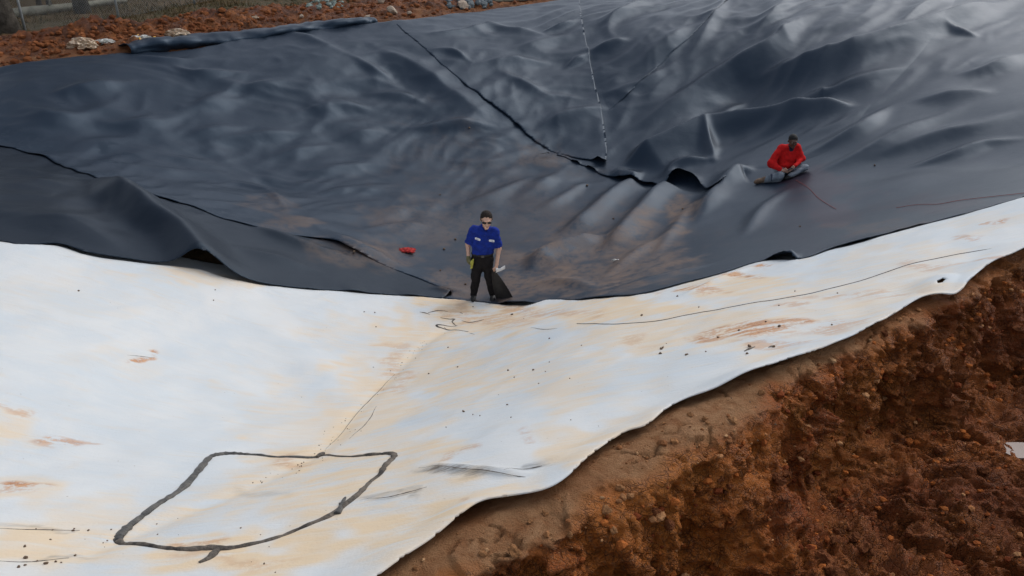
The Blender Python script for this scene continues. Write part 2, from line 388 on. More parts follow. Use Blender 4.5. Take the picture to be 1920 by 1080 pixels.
# red clay, dry on top and wet below
def mk_soil(name, wetattr=True):
    m, nt, b = mat_new(name); k = NB(nt); p = k.pos()
    wet = k.attr('wet'); n1 = k.noise(p, .9, 6, .6, .3); n2 = k.noise(p, 5, 7, .7, .4); n3 = k.noise(p, 28, 6, .7)
    dry = k.mix(k.ramp(n2, .3, .7), (.38, .16, .060), (.56, .315, .155))
    dry = k.mix(k.math('MULTIPLY', k.ramp(n1, .45, .7), .6), dry, (.30, .105, .03))
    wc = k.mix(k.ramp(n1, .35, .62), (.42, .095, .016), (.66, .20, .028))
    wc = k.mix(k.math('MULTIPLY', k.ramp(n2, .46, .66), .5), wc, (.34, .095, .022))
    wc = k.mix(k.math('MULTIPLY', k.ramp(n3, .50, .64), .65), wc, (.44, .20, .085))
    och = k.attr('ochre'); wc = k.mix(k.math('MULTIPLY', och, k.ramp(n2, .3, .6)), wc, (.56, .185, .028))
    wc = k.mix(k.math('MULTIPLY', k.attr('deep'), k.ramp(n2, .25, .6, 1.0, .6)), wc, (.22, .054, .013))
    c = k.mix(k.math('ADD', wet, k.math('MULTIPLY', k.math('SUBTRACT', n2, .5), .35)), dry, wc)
    wv = k.n('ShaderNodeVectorMath', operation='ADD'); nz = k.n('ShaderNodeTexNoise'); nz.inputs['Scale'].default_value = 9; k.l(p, nz.inputs['Vector']); sc = k.n('ShaderNodeVectorMath', operation='SCALE'); sc.inputs['Scale'].default_value = .10; k.l(nz.outputs['Color'], sc.inputs[0]); k.l(p, wv.inputs[0]); k.l(sc.outputs[0], wv.inputs[1])
    v1 = k.vor(wv.outputs[0], 11, 'DISTANCE_TO_EDGE'); v2 = k.vor(wv.outputs[0], 27, 'DISTANCE_TO_EDGE'); wm = k.ramp(wet, .25, .8)
    crk = k.math('MULTIPLY', k.math('MAXIMUM', k.ramp(v1, .0, .07, 1, 0), k.math('MULTIPLY', k.ramp(v2, .0, .10, 1, 0), .8)), k.math('MULTIPLY', wm, k.ramp(n2, .40, .58)))
    c = k.mix(k.math('MULTIPLY', crk, .50), c, (.06, .017, .008))
    n5 = k.noise(p, 120, 3, .7); c = k.mix(k.ramp(n5, .33, .48, .30, 0), c, (.08, .024, .010)); c = k.mix(k.ramp(n5, .60, .72, 0, .4), c, (.50, .30, .16))
    k.l(c, b.inputs['Base Color'])
    k.l(k.ramp(wet, 0, 1, .92, .62), b.inputs['Roughness']); b.inputs['Specular IOR Level'].default_value = .3
    h = k.math('ADD', k.math('MULTIPLY', n2, 1.2), k.math('ADD', k.math('MULTIPLY', n3, .8), k.math('MULTIPLY', k.noise(p, 90, 4, .7), .8)))
    h = k.math('SUBTRACT', h, k.math('MULTIPLY', crk, 1.1)); k.l(k.bump(h, 1.0, .06), b.inputs['Normal'])
    return m
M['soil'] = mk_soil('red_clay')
M['clod'] = simple('clay_clod', (.21, .075, .027), .92, .45, 1.3, .7, .05, .15, col2=(.11, .034, .014))
M['clod_dry'] = simple('dry_clay_clod', (.36, .17, .07), .92, .35, 3, .6, .03, .2)
M['crumb'] = simple('dirt_crumb', (.16, .11, .075), .9, .4, 3, .5, .01, .2)
M['stone'] = simple('pale_stone', (.42, .33, .25), .8, .35, 4, .5, .03, .3)
M['bluestone'] = simple('blue_grey_rock', (.13, .155, .165), .75, .5, 3, .5, .03, .35)
M['greenstone'] = simple('green_grey_rock', (.22, .27, .24), .75, .4, 3, .5, .03, .3)
M['galv'] = simple('galvanised_steel', (.36, .39, .40), .5, .2, 8, .05, .005, .5, .4)
M['bark'] = simple('grey_bark', (.085, .075, .062), .95, .5, 5, .8, .04, .1)
M['log'] = simple('weathered_log', (.25, .24, .19), .9, .4, 3, .6, .03, .2)
M['plastic'] = simple('muddy_clear_plastic', (.50, .40, .29), .35, .35, 5, .3, .02, .5, col2=(.26, .15, .08))
M['plastic_w'] = simple('grey_white_plastic', (.52, .52, .48), .4, .3, 4, .2, .02, .5)
M['yellow'] = simple('yellow_rope', (.75, .42, .08), .7, .2, 20)
M['pink'] = simple('pink_flagging', (.75, .07, .20), .5, .2, 8)
M['redstr'] = simple('red_string', (.30, .06, .045), .7, .2, 20)
M['redcloth'] = simple('red_cloth', (.42, .025, .02), .8, .3, 12, .3, .01)
M['steel'] = simple('bright_steel', (.62, .62, .64), .3, .1, 20, .05, .002, .5, .8)
M['weld'] = simple('black_tar_bead', (.014, .014, .015), .42, .45, 9, .7, .03, .5, col2=(.12, .11, .095))
M['weld_dirty'] = simple('dirty_tar_bead', (.15, .125, .10), .75, .5, 9, .7, .03, .3, col2=(.035, .031, .028))
M['paper'] = simple('white_paper', (.78, .78, .76), .8, .08, 6)
# ------------------------------------------------------------------ folds of the sheets
class Fold:
    def __init__(s, pts, w, amp, sharp=0.0, taper=(.48, .48), skew=0.0):
        q = np.array(pts, float); q = np.vstack([q[0] - .30 * (q[1] - q[0]), q[1:-1], q[-1] + .30 * (q[-1] - q[-2])]) if taper == (.48, .48) else q
        s.P = wcurve(q, 6); s.w = w; s.amp = amp * (1.25 if amp < .14 else 1.0); s.w = w * (.8 if amp < .14 else 1.0); sharp = max(sharp, .35) if w <= .36 else sharp; s.sharp = sharp; s.taper = taper; s.skew = skew
    def h(s, x, y):
        r = s.w * 4
        d, par, side, _, _ = pline_dist(x, y, s.P, False, rmax=r)
        out = np.zeros(x.shape); m = d < r
        t0, t1 = s.taper; p = par[m]; k = 1.0
        if t0: k = k * sstep(0, t0, p)
        if t1: k = k * sstep(0, t1, 1 - p)
        dd = d[m] / (s.w * (1 + s.skew * side[m]) * (.45 + .65 * k))
        g = np.exp(-dd * dd); g2 = np.exp(-dd * 1.4)
        prof = g * (1 - s.sharp) + g2 * s.sharp
        prof = prof * np.where(dd > 3, 0, 1)
        out[m] = s.amp * prof * k
        return out
def fl(*a, **k): return Fold(*a, **k)
FOLDS = [
  # far left wall, soft billows
  fl([(95,190),(170,182),(243,172)], .30, .13), fl([(30,205),(110,238),(200,215)], .35, .10),
  fl([(328,138),(365,155),(410,156),(458,152)], .22, .12), fl([(440,185),(500,172),(555,170)], .25, .10),
  fl([(345,225),(400,205),(455,165)], .3, .12), fl([(180,245),(280,250),(350,232)], .3, .10),
  fl([(355,275),(420,262),(470,258)], .25, .10), fl([(400,285),(500,272),(575,262)], .22, .10),
  fl([(500,315),(560,300),(625,285)], .22, .10), fl([(560,345),(640,330),(700,322)], .25, .09),
  fl([(700,95),(780,140),(850,185),(910,225)], .35, .16), fl([(670,125),(730,160),(745,155)], .22, .10),
  fl([(690,190),(760,195),(800,210)], .25, .10), fl([(640,170),(700,165),(760,180)], .25, .09),
  fl([(780,255),(850,245),(930,247)], .25, .10), fl([(640,275),(700,262),(735,268)], .25, .09),
  fl([(840,315),(900,322),(960,310)], .25, .07), fl([(530,65),(600,90),(660,120)], .3, .10),
  fl([(560,225),(640,215),(700,225)], .25, .1), fl([(250,115),(330,128),(390,118)], .25, .08),
  fl([(600,380),(660,372),(720,375)], .2, .06), fl([(420,355),(500,372),(540,410)], .2, .08),
  # wedge panels
  fl([(800,75),(860,72),(940,52)], .3, .12), fl([(900,55),(960,68),(1020,80)], .3, .12, .4), fl([(1020,72),(1060,60),(1085,52)], .15, .10, .4),
  fl([(950,110),(1010,95),(1060,80)], .3, .14, .3), fl([(815,108),(850,112),(880,130)], .2, .12, .3), fl([(900,135),(960,128),(1030,132)], .28, .12),
  fl([(1010,255),(1060,235),(1130,218)], .25, .18, .3), fl([(940,150),(980,170),(1030,195)], .25, .10), fl([(1060,140),(1085,125),(1105,115)], .16, .12, .3),
  fl([(1000,210),(1040,195),(1090,200)], .25, .08), fl([(1160,95),(1140,55),(1200,20)], .3, .10), fl([(1120,60),(1180,30),(1230,8)], .3, .14),
  fl([(1110,110),(1150,95),(1180,90)], .25, .12), fl([(1140,190),(1200,170),(1260,130)], .3, .10),
  # right wall, long diagonal folds
  fl([(1478,8),(1440,48),(1405,84)], .28, .22, .3), fl([(1512,44),(1470,75),(1430,110),(1347,158),(1280,197),(1200,245)], .42, .42, .35, skew=.3),
  fl([(1900,12),(1847,28),(1713,77),(1580,117),(1480,143),(1397,168)], .5, .42, .35, (.3,.2), .3),
  fl([(1700,140),(1640,160),(1580,182),(1500,200)], .35, .20, .2), fl([(1545,178),(1538,190),(1536,205)], .18, .16, .6),
  fl([(1620,212),(1540,222),(1447,242),(1380,254),(1318,262),(1280,277),(1225,300),(1165,326)], .42, .52, .35, (.25,.12), .25),
  fl([(1316,262),(1326,288),(1338,312)], .16, .22, .6), fl([(1250,345),(1268,325),(1338,312)], .2, .20, .4),
  fl([(1800,210),(1700,258),(1620,300),(1520,335)], .35, .22, .3), fl([(1913,213),(1830,245),(1747,267),(1640,307)], .3, .18, .3),
  fl([(1920,265),(1850,275),(1780,300),(1700,320)], .25, .13), fl([(1660,215),(1600,262),(1520,298)], .25, .20, .3),
  fl([(1400,205),(1370,222),(1330,248)], .25, .16), fl([(1640,12),(1610,48),(1530,70)], .35, .15), fl([(1920,110),(1850,140),(1790,150)], .35, .18),
  fl([(1300,60),(1250,90),(1190,150)], .4, .10), fl([(1350,20),(1320,70),(1290,120)], .35, .13), fl([(1770,70),(1800,78),(1830,82)], .16, .16, .4),
  fl([(1480,95),(1460,70),(1500,48)], .3, .14), fl([(1690,60),(1720,30),(1790,5)], .35, .15), fl([(1860,180),(1800,185),(1720,200)], .35, .15),
  # floor
  fl([(1262,352),(1233,372),(1190,417),(1137,470),(1100,480)], .28, .30, .35, (.1,.3), .2), fl([(1200,345),(1160,367),(1083,427),(1030,450)], .26, .24, .35, (.1,.3), .2),
  fl([(1150,450),(1107,457),(1040,480),(1007,497),(985,520)], .26, .26, .3, (.3,.3), .2), fl([(1420,330),(1380,335),(1330,385),(1300,430)], .3, .30, .3, (.2,.4), .1),
  fl([(1480,360),(1430,400),(1400,440)], .22, .12), fl([(1270,440),(1210,470),(1140,520)], .2, .10), fl([(1290,395),(1260,440),(1230,480)], .2, .10),
  fl([(1060,330),(1000,370),(950,390)], .25, .09), fl([(1100,350),(1040,390),(980,410)], .2, .08), fl([(860,400),(930,380),(990,350)], .22, .07),
  fl([(600,440),(680,478),(740,502),(775,516)], .26, .17, .1), fl([(690,440),(760,432),(820,440)], .2, .07),
  fl([(800,545),(850,550),(900,560)], .12, .06), fl([(990,540),(1050,532),(1110,545)], .2, .08), fl([(1130,555),(1220,530),(1330,500)], .2, .06),
]
CALM = [(cast(905, 558)[0], .45), (cast(1470, 332)[0], .55)]
def wrinkle(x, y):
    s = crest_s(x, y); d = crest_d(x, y)
    wx = pn(s * .35, d * .5, 3) * .9; wy = pn(s * .3, d * .35, 5) * .7
    left = 1 - sstep(10, 15, s - .1 * d); right = 1 - left
    wall = sstep(9.5, 12.5, d + .5 * right) ; top = 1 - .6 * sstep(17.5, 19.4, d)
    def crisp(n): return 1 - np.sqrt(n * n + .005)
    def rd(n): return 1 - np.sqrt(n * n + .018)
    a1 = rd(pn(s / 1.9 + wx, (d + .18 * s) / .75 + wy, 1)); a2 = rd(pn(s / 1.5 - wy, (d - .25 * s) / .62 + wx, 2))
    l1 = crisp(pn(s / 3.6 + wx * .8, (d + .16 * s) / 1.1 + wy, 26)); l2 = crisp(pn(s / 2.4 - wy * .8, (d - .28 * s) / .75 + wx * .8, 27))
    l = (a1 * .0 + a2 * .010 + .095 * l1 + .055 * l2) * wall * left
    b1 = crisp(pn(s / 4.2 + wx * .6, (d + .05 * s) / .95 + wy, 7)); b2 = rd(pn(s / 2.2 + wy, (d - .1 * s) / .55 + wx, 8))
    r = (b1 * .13 + b2 * .020) * right * sstep(4, 7, d)
    f = (pn(s / 1.0 + wx, d / .6 + wy, 9) * .018 + pn(s / .4, d / .3, 12) * .006) * sstep(5, 8, d)
    big = np.maximum(pn(s / 3.5, d / 2.5, 14) + .2, 0) * .06 * sstep(6, 9, d)
    q = pn(s * .45, d * .45, 22)
    m1 = crisp(pn(s / 1.15 + wx * 1.3, (d + .35 * s) / .55 + wy * 1.2, 23)) ** 2; m2 = crisp(pn(s / 1.3 - wy * 1.2, (d - .45 * s) / .6 + wx * 1.3, 24)) ** 2
    fine = (m1 * sstep(-.25, .35, q) + m2 * sstep(.25, -.35, q)) * .034 * sstep(10, 13, d)
    fine = fine + crisp(pn(s / .62 + wx * 2, (d + .2 * s) / .33 + wy * 2, 25)) ** 2 * .006 * sstep(9.5, 12, d)
    h = (l + r) * top + f + big + fine * (.4 + .6 * top) * (1 - .35 * right)
    for q in FOLDS: h = h + q.h(x, y)
    for c, r in CALM: h = h * (1 - .85 * np.exp(-((x - c[0]) ** 2 + (y - c[1]) ** 2) / r ** 2))
    return h
# cached on a fine lattice so that every panel shares exactly the same lie
_WX = np.arange(-15, 18, .06); _WY = np.arange(8, 35, .06)
_gx2, _gy2 = np.meshgrid(_WX, _WY)
_WL = wrinkle(_gx2.ravel(), _gy2.ravel()).reshape(_gx2.shape)
def lut(x, y, L, X, Y):
    st = X[1] - X[0]
    fx = np.clip((x - X[0]) / st, 0, len(X) - 1.001); fy = np.clip((y - Y[0]) / st, 0, len(Y) - 1.001)
    xi = fx.astype(int); yi = fy.astype(int); u = fx - xi; v = fy - yi
    return (L[yi, xi] * (1 - u) + L[yi, xi + 1] * u) * (1 - v) + (L[yi + 1, xi] * (1 - u) + L[yi + 1, xi + 1] * u) * v
def W(x, y): return lut(x, y, _WL, _WX, _WY)
def lined(x, y): return base(x, y) + W(x, y) + .05
def sheetcast(px, py): return cast(px, py, lined)

# dust and mud on the black sheet
def blobs(spec, x, y):
    """irregular patches: (px, py, rx_px, ry_px, strength) measured in the photograph, laid on the ground as ellipses"""
    out = np.zeros(x.shape)
    S = np.array(spec, float); C_ = cast(S[:, 0], S[:, 1]); E1 = cast(S[:, 0] + S[:, 2], S[:, 1]) - C_; E2 = cast(S[:, 0], S[:, 1] + S[:, 3]) - C_
    wob = .30 * pn(x * 1.7, y * 1.7, 21) + .22 * pn(x * 4.5, y * 4.5, 19)
    x = x + .22 * pn(x * 1.9, y * 1.9, 15) + .07 * pn(x * 6, y * 6, 17); y = y + .22 * pn(x * 1.9 + 40, y * 1.9, 16) + .07 * pn(x * 6 + 31, y * 6, 18)
    for i, (px, py, rx, ry, a) in enumerate(spec):
        c = C_[i]; e1 = E1[i, :2]; e2 = E2[i, :2]
        Mx = np.linalg.inv(np.array([[e1[0], e2[0]], [e1[1], e2[1]]]))
        u = Mx[0, 0] * (x - c[0]) + Mx[0, 1] * (y - c[1]); v = Mx[1, 0] * (x - c[0]) + Mx[1, 1] * (y - c[1])
        rr = np.sqrt(u * u + v * v) + wob * 1.4
        out = np.maximum(out, a * (1 - sstep(.45, 1.15, rr)))
    return out
DUST = [(1000,440,330,130,.18),(1060,420,160,60,.25),(900,545,120,25,.5),(1080,520,150,45,.85),(1200,480,110,60,.75),(1275,400,40,28,.9),(1000,540,90,30,.8),(690,480,110,30,.45),
        (800,430,130,45,.35),(1100,460,120,60,.5),(960,500,60,40,.6),(1010,310,60,25,.4),(1180,500,70,25,.8),(700,480,40,12,.7),(1640,430,160,14,.35),(900,560,140,12,.6),(560,430,60,14,.5),(500,400,60,14,.35)]
WETP = [(20,272,60,14,1.0),(75,288,60,9,.9),(205,292,26,3,1.0),(230,304,30,3,1.0),(215,322,45,5,1.0),(130,205,14,3,1),(170,345,60,6,.8),(250,365,50,5,.7),(400,410,80,6,.5),(520,425,60,8,.4)]
REDS = [(1530,352,90,30,.5),(1560,410,60,35,.5),(1760,385,150,20,.35)]
def black_attrs(x, y): return {'dust': .85 * blobs(DUST, x, y), 'red': blobs(REDS, x, y), 'wetp': blobs(WETP, x, y)}

def wpoly(spec):
    """outline: list of (pts, smooth) measured in the photograph"""
    out = []
    for pts, sm in spec: out.append(wcurve(pts, 6, sm)[:, :2] if sm else cast(np.array(pts)[:, 0], np.array(pts)[:, 1])[:, :2])
    return np.vstack(out)
# edge lines measured in the photograph
RIM = [(-160,165),(-60,150),(0,137),(100,122),(180,113),(270,106),(330,104),(400,96),(520,70),(640,56),(750,46),(860,32),(960,18),(1030,9),(1088,5)]
RIMR = [(1088,5),(1180,3),(1250,3),(1310,6),(1380,1),(1450,5),(1515,10),(1560,5),(1650,1),(1760,-6),(1900,-12),(2060,-20)]
SEAM_A = [(738,47),(768,78),(800,108),(850,152),(900,190),(950,226),(985,262),(1010,282),(1040,298)]
SEAM_B = [(1086,5),(1092,55),(1104,110),(1112,160),(1124,205),(1132,250),(1137,290),(1136,324)]
SEAM_C = [(1376,2),(1340,38),(1300,75),(1250,120),(1212,160),(1170,198),(1130,227)]
BLK_NEAR_L = [(-170,440),(0,458),(35,464),(110,466),(170,482),(240,492),(320,504),(380,512),(435,527),(500,538),(570,545),(640,549),(720,555),(780,559),(830,563)]
BLK_NEAR_R = [(830,563),(900,570),(980,577),(1030,566),(1080,566),(1150,560),(1215,553),(1290,534),(1360,515),(1430,494),(1500,490),(1560,470),(1650,448),(1760,418),(1840,397),(1920,374),(2060,335)]
TEAR = [(990,322),(1040,303),(1085,322),(1140,341),(1195,348),(1225,352),(1240,358),(1262,344),(1300,350),(1325,368),(1345,366)]
RIGHT_E = [(1345,366),(1385,338),(1425,330),(1500,318),(1560,300),(1597,277),(1630,230),(1680,178),(1730,127),(1772,77),(1795,35),(1812,-8)]

NL_TOP = [(-170,262),(0,288),(70,305),(130,330),(190,352),(250,372),(300,386),(360,403),(430,424),(520,445),(610,458),(660,480),(720,505),(790,530),(850,556)]
_NLT = wcurve(NL_TOP, 5)[:, :2]
_RE = wcurve(RIGHT_E, 4)[:, :2]; _SA = wcurve(SEAM_A, 4)[:, :2]; _SB = wcurve(SEAM_B, 4)[:, :2]
def edge_lift(ed, par, seed, amp=.07, w=.28, freq=40):
    n = np.maximum(0, pn(par * freq, par * 0 + seed, seed) + .05)
    return amp * n * np.exp(-(ed / w) ** 2)
def panel(name, outline, step, off, mat, label, lift=(.07, .28, 40), seed=1, extra=None, skirt=.006):
    def z(x, y, ed, par):
        h = base(x, y) + W(x, y) + off + edge_lift(ed, par, seed, lift[0], lift[1], lift[2])
        if extra is not None: h = h + extra(x, y, ed, par)
        return 0, 0, h
    o = grid_sheet(name, outline, step, z, mat, None, skirt, black_attrs)
    return tag(o, label, 'pond liner', 'black liner panels in the pit')

# main panel: far left wall, floor and near right slope
near_r = BLK_NEAR_R
rim_all = RIM + RIMR[1:]
EDGE_OPEN = [fl([(1425,500),(1465,492),(1500,488)], .22, .12, taper=(.3, .3)), fl([(1660,452),(1720,437),(1770,420)], .25, .09, taper=(.3, .3)),
             fl([(930,572),(980,577),(1010,570)], .2, .06, taper=(.3, .3))]
def ex_main(x, y, ed, par):
    h = 0
    for q in EDGE_OPEN: h = h + q.h(x, y)
    s = crest_s(x, y); d = crest_d(x, y)
    # the floor sheet hangs loose and low under the edge of the wedge panel
    dd, p, sd, _, _ = pline_dist(x, y, wcurve(SEAM_A, 4), False, rmax=1.2)
    m = np.where(dd < 1.2, np.exp(-(dd / .45) ** 2) * sstep(.5, .7, p) * sstep(1, .85, p), 0)
    dt, pt, sdt, _, _ = pline_dist(x, y, wcurve(TEAR, 4), False, rmax=1.2)
    m2 = np.where(dt < 1.2, np.exp(-(dt / .35) ** 2) * sstep(.3, .6, pt), 0)
    dn, pn_, sn_, _, _ = pline_dist(x, y, _NLT, False, rmax=1.5)
    lift = .006 * sstep(1, .5, pn_) + .04 * np.maximum(0, pn(pn_ * 16, pn_ * 0, 77) - .12) * sstep(.95, .5, pn_) * sstep(.15, .35, pn_)
    h = h + np.where(dn < 1.5, lift * np.exp(-(dn / .38) ** 2), 0)
    return h - .04 * m - .08 * m2
P_main = wpoly([(RIM, True), (RIMR[1:], True), ([(2060,335)], False), (BLK_NEAR_R[::-1][1:], True), (NL_TOP[::-1], True)])
liner_main = panel('pond_liner', P_main, .05, .045, M['black'], 'large black liner sheet on the far left wall and muddy pit floor', seed=3, extra=ex_main, lift=(.05, .2, 60))
# right wall panel
TEAR_OPEN = [fl([(1140,341),(1168,338),(1200,348)], .22, .16, taper=(.3, .3)), fl([(1238,358),(1268,344),(1325,368)], .24, .27, .7, taper=(.3, .55)), fl([(1000,320),(1020,312),(1040,304)], .14, .10, taper=(.3, .3)),
             fl([(1065,315),(1075,320),(1088,323)], .10, .07, taper=(.3, .3)), fl([(1095,326),(1108,331),(1120,334)], .10, .06, taper=(.3, .3))]
def ex_right(x, y, ed, par):
    h = 0
    for q in TEAR_OPEN: h = h + q.h(x, y)
    dd, p, sd, _, _ = pline_dist(x, y, _RE, False, rmax=1.0)
    return h - np.where(dd < 1, .05 * np.exp(-(dd / .22) ** 2), 0)
P_right = wpoly([(SEAM_C, True), ([(1110,235),(1085,270),(1060,290)], False), ([(1035,303)], False), (TEAR[::-1][-2:][::-1], False), ])
P_right = wpoly([([(1370,2),(1330,30),(1280,60),(1230,95),(1180,140),(1120,190),(1090,235),(1070,275),(1045,300)], True), (TEAR, True), (RIGHT_E[1:], True),
                 ([(1760,-4),(1650,2),(1560,6),(1515,11),(1450,6)], True)])
liner_right = panel('pond_liner', P_right, .05, .060, M['black'], 'black liner sheet with long diagonal folds on the right wall, torn open at its foot', seed=5, extra=ex_right, lift=(.0, .22, 40), skirt=.002)
# narrow sheet between the two upper seams
_SC = wcurve(SEAM_C, 4)[:, :2]
def ex_mid(x, y, ed, par):
    dc, pc_, _, _, _ = pline_dist(x, y, _SC, False, rmax=1.0); db, _, _, _, _ = pline_dist(x, y, _SB, False, rmax=2.0)
    l = np.maximum(0, pn(pc_ * 11, pc_ * 0, 9) - .1) * .07 - .006
    return np.where(dc < 1, l * np.exp(-(dc / .18) ** 2), 0) - .02 * np.exp(-(np.minimum(db, 2) / .25) ** 2)
P_mid = wpoly([([(1070,8)], False), (RIMR[1:5], True), (SEAM_C, True), ([(1100,215),(1085,120)], False)])
liner_mid = panel('pond_liner', P_mid, .05, .075, M['black'], 'triangular black liner sheet at the top between two converging seams', seed=8, lift=(.0, .18, 26), extra=ex_mid)
# wedge sheet
P_wedge = wpoly([([(738,48)], False), ([(860,33),(960,19),(1030,10)], False), (SEAM_B, True), ([(1118,318),(1085,312),(1060,304)], True), (SEAM_A[::-1], True)])
def ex_wedge(x, y, ed, par):
    h = fl([(1120,318),(1132,322),(1136,326)], .10, .16, taper=(0, 0)).h(x, y)
    da, pa, _, _, _ = pline_dist(x, y, _SA, False, rmax=1.2); db, pb, _, _, _ = pline_dist(x, y, _SB, False, rmax=1.6)
    h = h - .028 * sstep(.5, 1.5, np.minimum(db, 1.6))
    la = np.maximum(0, pn(pa * 22, pa * 0, 12) - .15) * (.03 + .06 * sstep(.3, .75, pa)) - .010
    lb = np.maximum(0, pn(pb * 18, pb * 0, 13) - .2) * .04 - .008
    return h + np.where(da < 1.2, la * np.exp(-(da / .25) ** 2), 0) + np.where(db < 1.6, lb * np.exp(-(db / .15) ** 2), 0)
liner_wedge = panel('pond_liner', P_wedge, .05, .090, M['black'], 'wedge shaped black liner sheet with a curled lower corner on the far wall', seed=12, lift=(.0, .18, 46), extra=ex_wedge, skirt=.003)
# near left sheet with the raised tunnel fold
ARCH = fl([(150,352),(195,366),(250,400),(300,435),(345,462),(384,506)], .38, .47, .12, (.35, 0), .15)
NEARF = [fl([(-60,360),(60,362),(150,372),(210,400)], .5, .10), fl([(0,420),(90,425),(160,440),(230,480)], .45, .14, .2), fl([(440,470),(520,490),(600,515)], .3, .06), fl([(20,330),(90,345),(160,352)], .3, .06),
         fl([(470,430),(560,462),(660,490)], .22, .08)]
NL_TOP = [(-170,262),(0,288),(70,305),(130,330),(190,352),(250,372),(300,386),(360,403),(430,424),(520,445),(610,458),(660,480),(720,505),(790,530),(850,556)]
NL_UP = [(q[0] + 10, q[1] - 16) for q in NL_TOP]
P_nl = wpoly([(NL_UP, True), (BLK_NEAR_L[::-1], True)])
def ex_nl(x, y, ed, par):
    h = ARCH.h(x, y)
    for q in NEARF: h = h + q.h(x, y)
    s = crest_s(x, y); d = crest_d(x, y)
    return h + .03 * pn(s / 1.2, d / .9, 31)
def under_nl(x, y):
    dd, p, sd, _, _ = pline_dist(x, y, _NLT, False, rmax=1.5)
    return np.where(sd > 0, sstep(-.05, .15, dd), 0.0)
def mk_nl():
    def z(x, y, ed, par):
        wv = W(x, y); dk, _, _, _, _ = pline_dist(x, y, _NLT, False, rmax=1.5); nk = np.exp(-(np.minimum(dk, 1.5) / .5) ** 2)
        wl = np.minimum(np.maximum(wv * .55, wv - .03), wv + .02) * (1 - nk) + (wv - .004) * nk
        return 0, 0, base(x, y) + wl + .04 + edge_lift(ed, par, 17, .05, .2, 50) * (under_nl(x, y) < .01) - .02 * under_nl(x, y) + ex_nl(x, y, ed, par)
    o = grid_sheet('pond_liner', P_nl, .04, z, M['black_back'], None, .008, black_attrs)
    return tag(o, 'black liner sheet on the left bank raised in a tunnel-like fold over the white', 'pond liner', 'black liner panels in the pit')
liner_nl = mk_nl()

# ------------------------------------------------------------------ white sheet
WE = [(560,1190),(640,1126),(700,1080),(760,1038),(812,1003),(860,968),(905,940),(960,926),(1020,912),(1062,890),(1105,852),(1140,824),(1175,802),(1215,790),(1255,756),(1290,738),(1350,722),(1430,693),(1500,664),(1560,641),(1640,604),(1690,574),(1735,553),(1760,546),(1785,546),(1803,538),(1818,522),(1850,496),(1888,478),(1925,463),(2080,400)]
WHITE_TOP = [(2080,300),(1920,352),(1760,398),(1560,450),(1430,470),(1290,508),(1150,530),(1000,535),(830,535),(640,515),(435,490),(240,455),(0,425),(-170,410)]
we = cast(np.array(curve(WE, 8))[:, 0], np.array(curve(WE, 8))[:, 1], None, .13)[:, :2]
P_white = np.vstack([we, wpoly([(WHITE_TOP, True)]), cast([-260, -260, -60], [700, 1190, 1230])[:, :2]])
HOLE = cast(np.array([1755,1766,1773,1770,1758]), np.array([533,528,524,532,538]), None, .08)[:, :2]
WFOLD = [fl([(785,880),(860,888),(940,897),(1020,902)], .06, .035, .3, (.2,.3)), fl([(940,893),(1010,880),(1095,852)], .06, .03, .2), fl([(685,938),(750,930),(800,918)], .05, .025),
         fl([(1280,560),(1350,530),(1430,500)], .10, .05), fl([(0,560),(200,610),(400,640)], .5, .05), fl([(500,620),(600,700),(640,760)], .5, .05)]
CREASE = wcurve([(180,1040),(300,985),(440,930),(540,885),(605,850),(660,790),(730,715),(790,655),(850,612)], 8)
_BE = wcurve(BLK_NEAR_L + BLK_NEAR_R[1:], 5)[:, :2]
def under_black(x, y):
    dd, p, sd, _, _ = pline_dist(x, y, _BE, False, rmax=3.0)
    return np.where(sd > 0, sstep(-.03, .25, dd), 0.0)
def white_z(x, y, ed, par):
    s = crest_s(x, y); d = crest_d(x, y)
    h = base(x, y) + .03 - .13 * under_black(x, y) + .03 * pn(s / 1.6, d / 1.1, 41) + .011 * pn(s / .5, d / .4, 42) + .012 * (1 - np.abs(pn(s / 1.4 + .4 * pn(s, d, 4), (d - .3 * s) / .5, 43)))
    for q in WFOLD: h = h + q.h(x, y)
    dc, _, _, _, _ = pline_dist(x, y, CREASE, False, rmax=.6)
    h = h - .03 * np.exp(-(dc / .12) ** 2)
    near = np.exp(-(ed / .26) ** 2) * sstep(.6, .1, d)
    return 0, 0, h + near * (.09 + .07 * pn(s * 1.3, d * 0, 44))
CREAM = [(1250,620,330,60,.75),(1480,560,300,50,.6),(1000,700,260,90,.6),(1100,840,120,60,.7),(700,640,160,50,.4),(560,800,160,90,.4),(900,600,240,40,1.0),(820,690,180,90,.8),(640,900,300,150,.9),(500,1040,420,60,1.0),(760,1000,220,90,1.0),(1100,585,260,40,.9),(1350,540,160,35,.9),(860,960,260,60,.8),(120,1040,200,60,.8),
         (1650,500,240,40,.45),(1500,610,260,50,.55),(20,800,60,60,.7),(60,930,90,60,.6),(1700,560,120,30,.6),(380,520,160,25,.6),(700,780,120,140,.7),(1180,830,90,60,.55),(250,690,100,40,.25),(150,560,200,60,.2),(1850,420,120,30,.3),(200,980,180,50,.5)]
